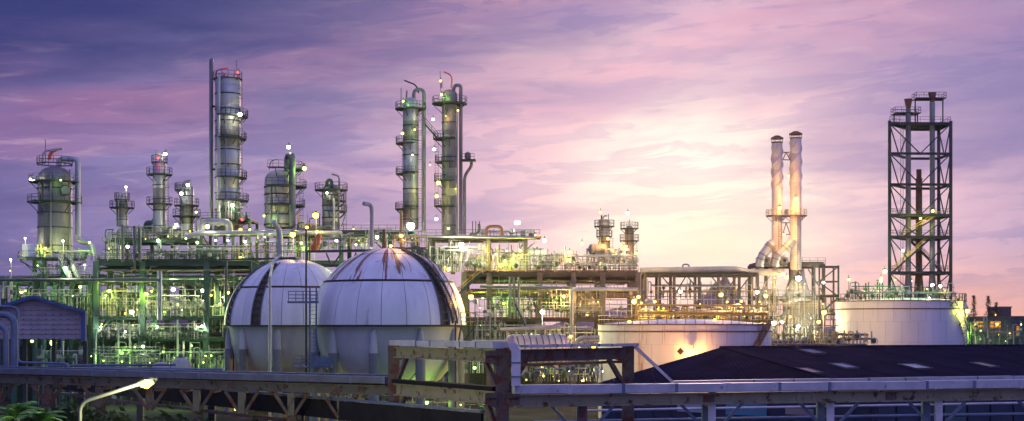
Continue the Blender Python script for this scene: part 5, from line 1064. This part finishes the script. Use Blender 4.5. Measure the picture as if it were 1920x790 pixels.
def palm(px, py, D, label, seed, nf=20, L=1.5):
    q = random.Random(seed); c = P(px, py, D); t = thing('palm_tree', label, 'palm', (c.x, c.y, 0))
    MB().tube([(c.x + .2, c.y, 0), (c.x + .1, c.y, c.z * .5), (c.x, c.y, c.z)], .2, 10, rr=[.24, .18, .15]).build('trunk', M['bark'], t)
    for i in range(nf):
        a = i * 2.399 + q.uniform(-.2, .2); tilt = q.uniform(.15, 1.25); Lf = L * q.uniform(.8, 1.15); d = Vector((math.cos(a), math.sin(a), 0)); sp_ = []; mb = MB()
        for j in range(11):
            u = j / 10; sp_.append(c + d * (Lf * u * math.sin(tilt + .5 * u)) + Vector((0, 0, Lf * (u * math.cos(tilt) - .55 * u * u))))
        mb.tube(sp_, .02, 4, rr=[.028 - .0022 * k for k in range(11)])
        sd = Vector((-d.y, d.x, 0))
        for j in range(1, 30):
            u = j / 30; k = u * 10; i0 = int(k); p = sp_[i0].lerp(sp_[min(10, i0 + 1)], k - i0); fw = (sp_[min(10, i0 + 1)] - sp_[max(0, i0 - 1)]).normalized(); ll = .42 * L * math.sin(math.pi * (u * .85 + .1)) ** .7
            for s in (-1, 1):
                e = p + (sd * s * .8 + fw * .65 + Vector((0, 0, -.25 + q.uniform(-.1, .1)))).normalized() * ll; mb.quad(p - fw * .018, p + fw * .018, e)
        mb.build('frond', M['palm'], t)
    return t
palm(28, 784, 47, 'bright green feathery palm crown at the lower left corner', 3, 22, 1.05); palm(76, 790, 46, 'smaller palm crown right of the corner palm', 8, 18, .85)
def tree(px, py, D, rx, rz, label, seed, m='leaf', nleaf=2600, name='leafy_tree', group='dark trees in the foreground', ls=.22):
    q = random.Random(seed); c = P(px, py, D); t = thing(name, label, 'tree', (c.x, c.y, 0), group); mb = MB(); tr = MB()
    tr.tube([(c.x, c.y, 0), (c.x + .1, c.y, c.z * .6), (c.x, c.y, c.z)], .2, 8, rr=[.3, .2, .1])
    clumps = []
    for i in range(26):
        v = Vector((q.gauss(0, 1), q.gauss(0, 1), q.gauss(0, 1))).normalized() * q.uniform(.35, 1.0); p = Vector((c.x + v.x * rx, c.y + v.y * rx, c.z + v.z * rz)); clumps.append((p, q.uniform(.28, .5)))
        if i < 8: tr.tube([(c.x, c.y, c.z - rz * .6), p], .06, 5, rr=[.1, .03])
    for i in range(nleaf):
        p, r_ = clumps[i % 26]; v = Vector((q.gauss(0, 1), q.gauss(0, 1), q.gauss(0, .8))) * r_ * rx * .5; o = p + v; a = Vector((q.uniform(-1, 1), q.uniform(-1, 1), q.uniform(-.6, .6))).normalized() * ls; b_ = a.orthogonal().normalized() * ls * .45
        mb.quad(o - a, o + b_, o + a, o - b_)
    tr.build('trunk', M['bark'], t); mb.build('crown', M[m], t); return t
for i, (px, py, D, rx, rz, lb_) in enumerate(((70, 822, 62, 2.0, 1.0, 'dark leafy tree behind the corner palms'), (215, 846, 58, 1.9, 1.2, 'dark leafy tree behind the street lamp pole'), (330, 846, 60, 2.0, 1.2, 'dark leafy tree below the street lamp head'), (460, 850, 62, 1.8, 1.1, 'dark leafy tree beneath the left bridge middle'), (640, 850, 58, 1.6, 1.0, 'low dark tree beneath the walkway left of the portal'))):
    tree(px, py, D, rx, rz, lb_, i + 20)
def conifer(px, ytip, ybase, D, label, seed):
    q = random.Random(seed); b, tip = P(px, ybase, D), P(px, ytip, D); h = tip.z; t = thing('conifer', label, 'tree', (b.x, D, 0), 'spiky conifers on the right horizon'); mb = MB()
    MB().tube([(b.x, D, 0), (b.x, D, h)], .3, 6, rr=[.45, .05]).build('trunk', M['bark'], t)
    for i in range(700):
        u = q.random() ** .8; z = 2 + (h - 2) * u; r_ = (1 - u) * h * .17 * (.55 + .45 * math.sin(u * 40 + seed)) + .15; a = q.uniform(0, 6.28); o = Vector((b.x + math.cos(a) * r_ * q.random() ** .5, D + math.sin(a) * r_, z)); e = Vector((math.cos(a), math.sin(a), .35)) * .8; s_ = Vector((-math.sin(a), math.cos(a), 0)) * .22
        mb.quad(o - s_, o + e, o + s_)
    mb.build('crown', M['conif'], t)
for i, (px, yt) in enumerate(((1796, 560), (1804, 566), (1811, 572), (1826, 555), (1853, 556), (1868, 568))): conifer(px, yt, 610, 420, '%s spiky conifer from the left on the right horizon' % ORD[i], i)

# ================================================================== FAR BUILDINGS, RIGHT
def block(px0, px1, yt, D, label, wins, m='far', depth=12, name='far_building'):
    x0, x1, z = wx(px0, D), wx(px1, D), wz(yt, D); t = thing(name, label, 'building', ((x0 + x1) / 2, D + depth / 2, 0))
    MB().box(((x0 + x1) / 2, D + depth / 2, z / 2), (x1 - x0, depth, z)).build('wall', M[m], t); MB().box(((x0 + x1) / 2, D + depth / 2, z + .2), (x1 - x0 + .6, depth + .6, .4)).build('roof', M['dgrey'], t)
    for (a, b, c_, d_, e) in wins: p, q = P(a, b, D), P(c_, d_, D); MB().box(((p.x + q.x) / 2, D - .05, (p.z + q.z) / 2), (abs(q.x - p.x), .16, abs(p.z - q.z))).build('window', E[e] if e in E else M[e], t)
block(1873, 1896, 577, 520, 'dark blue block standing behind the low teal sheds', [(1876, 582, 1879, 586, 'glass'), (1884, 582, 1888, 586, 'glass'), (1876, 590, 1879, 594, 'glass'), (1884, 590, 1888, 594, 'glass'), (1891, 584, 1894, 588, 'glass')], 'blue')
block(1822, 1895, 597, 300, 'low teal shed with orange lit openings at right', [(1825, 603, 1843, 618, 'wg'), (1857, 603, 1876, 616, 'wg'), (1882, 605, 1888, 614, 'glass')], 'teal')
block(1897, 1960, 596, 330, 'bluish low building at the right edge', [(1906, 612, 1910, 630, 'wg'), (1914, 606, 1918, 612, 'glass')], 'teal')
block(-60, 20, 600, 420, 'dim low building beyond the far left frame', [(0, 605, 6, 610, 'glass')], 'far')
# far tree belt along the horizon: one mass
q = random.Random(99); mb = MB()
for i in range(5200):
    x = q.uniform(-420, 420); y = 700 + q.random() * 60; zt = 5 + 3.5 * math.sin(x * .05) * math.sin(x * .013) + 2.5 * q.random(); o = Vector((x, y, q.random() * zt)); a = Vector((q.uniform(-1, 1), q.uniform(-1, 1), q.uniform(-1, 1))).normalized() * 1.6; b_ = a.orthogonal().normalized() * 1.0; mb.quad(o - a, o + b_, o + a, o - b_)
tb_ = mb.build('far_woodland', M['conif']); tb_['kind'] = 'stuff'; tag(tb_, 'dark belt of trees along the far horizon', 'woodland')

# ================================================================== LAMPS ON
LAMPS = [
 (1140, 448, 257, 'o', 'added orange lamp before the left hazy column', 1500, .3), (1174, 462, 257, 'o', 'added orange lamp before the right hazy column', 1500, .3), (1470, 440, 261, 'o', 'orange lamp between the twin chimneys', 1500, .3), (1478, 330, 261, 'o', 'small orange lamp high between the twin chimneys', 900, .22), (752, 442, 178, 'o', 'added orange lamp by the yellow vent post of the front sphere', 420, .3), (1340, 600, 185, 'o', 'orange lamp above the pinkish tank rim', 200, .24), (1180, 603, 186, 'o', 'orange lamp on the left rim of the pinkish tank', 220, .24),  # hazy-column and vent-post lamps are added to warm the columns and sphere crown
 (57, 336, 233, 'w', 'small white lamp on the fat column deck edge', 500, .22), (114, 338, 231.4, 'g', 'green lamp at the shoulder of the fat column', 300, .2), (85, 466, 232, 'y', 'yellow-green lamp at the fat column foot', 1800, .25), (168, 455, 232, 'g', 'green lamp lighting the bent pipe right of the fat column', 900, .22),
 (123, 503, 228, 'w', 'white lamp under the fat column table', 1500, .33), (65, 547, 236, 'g', 'green lamp in the far left frame', 1800, .3), (205, 546, 231, 'y', 'yellow-green lamp in the upper left bay', 2400, .34), (274, 551, 231, 'y', 'yellow-green lamp in the middle of left structure', 2200, .34), (247, 585, 229, 'w', 'bright white lamp hanging at the left structure walkway', 1800, .42),
 (325, 543, 236, 'w', 'white lamp in the lit opening of the left structure', 1800, .42), (380, 545, 235, 'w', 'white lamp right of the lit opening', 1600, .36), (333, 571, 233, 'y', 'yellow-green lamp above the left walkway rail', 1300, .26), (428, 549, 232, 'y', 'yellow lamp beside the rear sphere shoulder', 1500, .3), (396, 554, 236, 'y', 'small yellow lamp left of the rear sphere', 900, .22),
 (235, 622, 231, 'w', 'small white lamp low in the left bay', 900, .22), (189, 613, 231, 'w', 'small white lamp beside the shed corner', 900, .22), (379, 612, 231, 'w', 'white lamp low beside the right main column of left structure', 1200, .3), (295, 613, 233, 'w', 'small white lamp low in the middle bay', 1000, .22), (306, 660, 222, 'g', 'green ground lamp before the left structure', 1500, .22), (230, 662, 220, 'g', 'green ground lamp near the shed', 1500, .22), (385, 668, 222, 'g', 'green ground lamp near the rear sphere leg', 1500, .22),
 (100, 643, 140, 'g', 'bright lamp glowing under the gabled shed', 700, .42), (60, 640, 146, 'g', 'dimmer lamp under the shed left side', 500, .2),
 (310, 289, 239, 'w', 'white lamp at the head of the beacon column', 700, .36), (297, 296, 238, 'r', 'red beacon on the slim column', 300, .3), (352, 347, 237, 'w', 'white lamp at the stubby column head', 700, .34), (340, 363, 236, 'w', 'white lamp on the stubby column deck', 700, .34), (368, 398, 236, 'y', 'small yellow lamp on the stubby column right side', 500, .24), (330, 421, 236, 'w', 'white lamp behind the green drum end', 900, .34),
 (450, 215, 235, 'w', 'white lamp high on the tallest column', 900, .42), (446, 136, 237, 'r', 'red beacon on top of the tallest column', 250, .26), (436, 385, 234, 'w', 'tall white lamp at the tallest column base', 1200, .36), (451, 431, 233, 'o', 'orange lamp in the tallest column base frame', 900, .34), (454, 412, 233, 'r', 'red lamp on the tallest column base deck', 200, .28), (389, 425, 229, 'w', 'white lamp inside the bent pale pipe', 700, .42), (459, 453, 234, 'w', 'small white lamp under the tallest column frame', 800, .28),
 (541, 276, 238, 'w', 'pale lamp above the arched overhead pipe', 300, .4), (571, 316, 237, 'g', 'green-white lamp right of the arched overhead pipe', 1500, .44), (495, 405, 235, 'g', 'small green lamp left of the broad column', 900, .24), (592, 404, 228, 'o', 'large orange pole lamp between broad and cluttered columns', 2600, .62, 'pole', 470), (549, 440, 215, 'o', 'orange pole lamp above the rear sphere', 2400, .52, 'pole', 486), (565, 456, 226, 'g', 'green lamp behind the rear sphere crown', 1200, .28), (667, 459, 222, 'g', 'green lamp left of the front sphere crown', 1200, .26), (707, 445, 222, 'w', 'white lamp behind the front sphere crown', 1200, .34), (613, 362, 237, 'w', 'small white lamp on the cluttered column', 500, .22),
 (770, 424, 240, 'w', 'dazzling white lamp at the foot of the left tall column', 4200, .85), (752, 402, 241, 'o', 'orange lamp on the left tall column deck', 1300, .3), (756, 190, 243, 'g', 'green lamp at the left tall column head', 700, .22), (828, 178, 243, 'g', 'green lamp at the right tall column head', 1300, .26), (826, 152, 244, 'o', 'orange beacon at the right tall column tip', 400, .24), (822, 343, 242, 'y', 'upper yellow lamp on the right tall column side', 1100, .44), (819, 368, 242, 'y', 'lower yellow lamp on the right tall column side', 1000, .36), (812, 224, 243, 'w', 'white pole lamp beside the tall pair catwalk', 600, .28), (818, 411, 240, 'w', 'white lamp left of the right tall column foot', 900, .32), (841, 429, 238, 'y', 'yellow lamp at the right tall column foot', 1100, .26),
 (865, 459, 230, 'w', 'bright white pole lamp on the deck right of the tall pair', 2600, .48, 'pole', 508), (841, 505, 226, 'y', 'downlight above the front sphere shoulder', 1600, .36), (883, 557, 180, 'o', 'large orange lamp beside the curved sphere stair', 1500, .42), (912, 470, 231, 'o', 'small orange lamp on the upper right deck post', 700, .24), (947, 490, 231, 'y', 'yellow lamp beside the bright exchanger', 1500, .3), (975, 470, 231, 'y', 'yellow lamp among the upright pipes of right deck', 1300, .3), (1057, 556, 230, 'y', 'yellow lamp in the right structure upper bay', 2200, .34), (965, 560, 233, 'g', 'green lamp behind the three parallel downpipes', 1800, .24), (905, 560, 234, 'g', 'green lamp left of the white notice', 1200, .24), (1017, 585, 205, 'w', 'star-bright white pole lamp above the bullet tank', 1500, .4, 'pole', 632), (1070, 631, 210, 'y', 'yellow lamp low beside the cream pipe bends', 1200, .28), (1113, 650, 186, 'o', 'orange lamp beside the pinkish tank foot', 1100, .34), (1125, 672, 180, 'o', 'low orange lamp behind the portal right post', 900, .26),
 (970, 418, 236, 'w', 'white floodlight over the upper right deck', 900, .5, 'flood'), (1021, 451, 236, 'w', 'white lamp over the middle of right deck', 1300, .4), (1068, 473, 234, 'y', 'yellow lamp on the right deck before the hazy columns', 1500, .36), (1126, 398, 258, 'o', 'orange lamp at the left hazy column tip', 500, .3), (1177, 399, 258, 'w', 'white lamp at the right hazy column tip', 500, .34), (1166, 478, 254, 'y', 'yellow lamp between the two hazy columns', 1500, .4), (1192, 476, 255, 'y', 'small yellow lamp right of the hazy columns', 900, .28),
 (1189, 566, 224, 'y', 'bright yellow lamp at the right end of the process deck', 2000, .46), (1197, 557, 224, 'y', 'smaller yellow lamp above the bright yellow one', 900, .34), (1228, 566, 226, 'o', 'small orange lamp on the gallery left part', 900, .26), (1352, 553, 226, 'o', 'orange lamp on the gallery behind pinkish tank', 2200, .42), (1420, 548, 228, 'w', 'white lamp left of the stack base', 1800, .36), (1436, 555, 226, 'o', 'orange lamp right beside the stack base', 1800, .4), (1390, 565, 230, 'y', 'small yellow lamp in the gallery right part', 900, .26), (1276, 547, 240, 'w', 'pale lamp under the long trestle', 900, .34), (1300, 655, 188.6, 'o', 'orange wall lamp glowing on the pinkish tank side', 900, .2),
 (1492, 373, 263, 'y', 'warm lamp on the right twin chimney', 1500, .5), (1462, 390, 263, 'y', 'warm lamp on the left twin chimney', 1100, .42), (1497, 522, 264, 'w', 'dazzling warm lamp inside the stack base', 3500, .62), (1475, 520, 264, 'y', 'second warm lamp inside the stack base', 2200, .4), (1451, 606, 255, 'w', 'white lamp low at the stack base left', 2600, .5), (1497, 612, 255, 'w', 'white lamp low at the stack base middle', 1600, .34), (1545, 586, 225, 'o', 'orange pole lamp left of the lavender tank', 2200, .5, 'pole', 640), (1535, 604, 250, 'y', 'yellow lamp behind the orange pole lamp', 1800, .4), (1544, 530, 258, 'w', 'small white lamp in the lattice frame', 700, .3),
 (1659, 509, 240, 'g', 'green-white lamp on the lavender tank roof', 1800, .44), (1652, 527, 238, 'w', 'small white lamp on the lavender tank roof rail', 900, .3), (1749, 396, 287, 'y', 'upper yellow lamp in the flare tower', 1500, .38), (1726, 410, 288, 'y', 'left yellow lamp in the flare tower', 1500, .3), (1693, 470, 289, 'w', 'pale lamp low in the flare tower', 800, .3), (1748, 535, 250, 'w', 'left white lamp at the flare tower foot', 1500, .38), (1763, 537, 250, 'w', 'right white lamp at the flare tower foot', 1500, .38),
 (1814, 583, 240, 'y', 'bright yellow-green pole lamp right of lavender tank', 2000, .48, 'pole', 640), (1790, 584, 243, 'g', 'green lamp at the lavender tank stair', 1600, .34), (1812, 625, 246, 'g', 'green lamp low right of the lavender tank', 1500, .24), (1829, 608, 296, 'o', 'orange lamp in the left opening of teal shed', 700, .4), (1870, 608, 296, 'o', 'orange lamp in the right opening of teal shed', 700, .4),
 (20, 487, 232, 'w', 'dim lamp post head at the far left edge', 300, .2, 'pole', 525), (47, 447, 233, 'w', 'lamp post left of the fat column deck', 300, .18, 'pole', 488), (236, 351, 238, 'w', 'small lamp post on the short slim column', 400, .24, 'pole', 372), (118, 452, 231, 'w', 'lamp post before the fat column shell', 400, .2, 'pole', 486),
 (690, 742, 178, 'o', 'orange lamp beneath the front sphere', 1200, .3), (515, 735, 206, 'o', 'orange lamp beneath the rear sphere', 1600, .3), (890, 690, 195, 'g', 'green lamp low right of the front sphere', 1500, .26), (800, 755, 176, 'g', 'green lamp seen under the portal beam', 1000, .3), (300, 745, 192, 'g', 'green lamp low behind the left foreground bridge', 900, .24), (1020, 705, 176, 'y', 'yellow lamp low behind the rusty portal', 900, .2), (905, 745, 160, 'g', 'green lamp low beside the middle portal post', 800, .24),
]
for a in LAMPS:
    k = dict(zip(('power', 'size', 'kind', 'base'), a[5:])); k['power'] = k['power'] * ((1.5 if 1040 < a[0] < 1600 else .6) if a[1] < 440 else (2.0 if 860 < a[0] < 1600 else 1.0))
    lamp(a[0], a[1], a[2], a[3], a[4], **k)

q = random.Random(77)
for (nm, x0, x1, y0, y1, D, dd, n, cols, pw) in (
    ('upper bays of the left structure', 186, 440, 536, 590, 232, 14, 16, 'gyyw', 420), ('lower bays of the left structure', 186, 440, 602, 632, 232, 12, 14, 'gywg', 420), ('ground level before the left structure', 170, 436, 645, 690, 214, 12, 12, 'gwyg', 420),
    ('decks on top of the left structure', 196, 470, 425, 486, 230, 10, 16, 'wygy', 300), ('far left frame above the shed', 0, 172, 495, 600, 232, 8, 12, 'ggyw', 350), ('decks behind the sphere crowns', 490, 760, 425, 470, 224, 12, 12, 'ygwo', 300),
    ('right upper process deck', 810, 1196, 455, 505, 232, 10, 20, 'yywo', 420), ('right structure upper bays', 890, 1196, 545, 592, 232, 12, 16, 'ygyo', 420), ('right structure lower bays', 880, 1120, 608, 655, 226, 12, 10, 'ygyo', 350),
    ('gallery behind the pinkish tank', 1200, 1440, 560, 604, 222, 10, 16, 'oyoy', 420), ('stack base', 1420, 1545, 510, 640, 258, 8, 14, 'ywoy', 500), ('lavender tank roof equipment', 1590, 1785, 515, 560, 236, 10, 9, 'gwyg', 300),
    ('far right yard', 1800, 1915, 590, 640, 246, 40, 10, 'gwoy', 250), ('ground below the spheres', 440, 930, 720, 770, 172, 10, 12, 'ogyo', 250), ('tall column decks', 745, 870, 190, 420, 243, 1, 8, 'ywgo', 150), ('low yard behind the portal frame', 980, 1130, 680, 715, 172, 6, 7, 'wyoy', 250)):
    pts = sorted((x0 + (x1 - x0) * (i + q.random()) / n, q.uniform(y0, y1), D + q.random() * dd, q.choice(cols)) for i in range(n))
    for i, (x, y, d, c) in enumerate(pts): lamp(x, y, d, c, '%s small %s lamp from the left in the %s' % (ORD[i], ('yellow' if c in 'yg' and 1040 < x < 1600 else dict(g='green', w='white', y='yellow', o='orange')[c]), nm), pw * (.9 if 860 < x < 1600 else .55) * q.uniform(.3, 1.8), q.choice((.12, .15, .18, .24, .36)), group='small lamps in the ' + nm)
# ================================================================== HAZE
hz = MB(); hz.box((0, 1270, 59), (3640, 2700, 121)); hz = hz.build('haze', M['ground']); hz.data.materials.clear()
hm = bpy.data.materials.new('haze_air'); hm.use_nodes = True; t = hm.node_tree; t.nodes.clear()
pv = t.nodes.new('ShaderNodeVolumePrincipled'); pv.inputs['Color'].default_value = (.96, .90, .92, 1); pv.inputs['Density'].default_value = .00003; pv.inputs['Anisotropy'].default_value = .84
mo = t.nodes.new('ShaderNodeOutputMaterial'); t.links.new(pv.outputs[0], mo.inputs['Volume']); hz.data.materials.append(hm); hz['kind'] = 'stuff'
tag(hz, 'thin warm evening haze over the whole plant', 'haze')
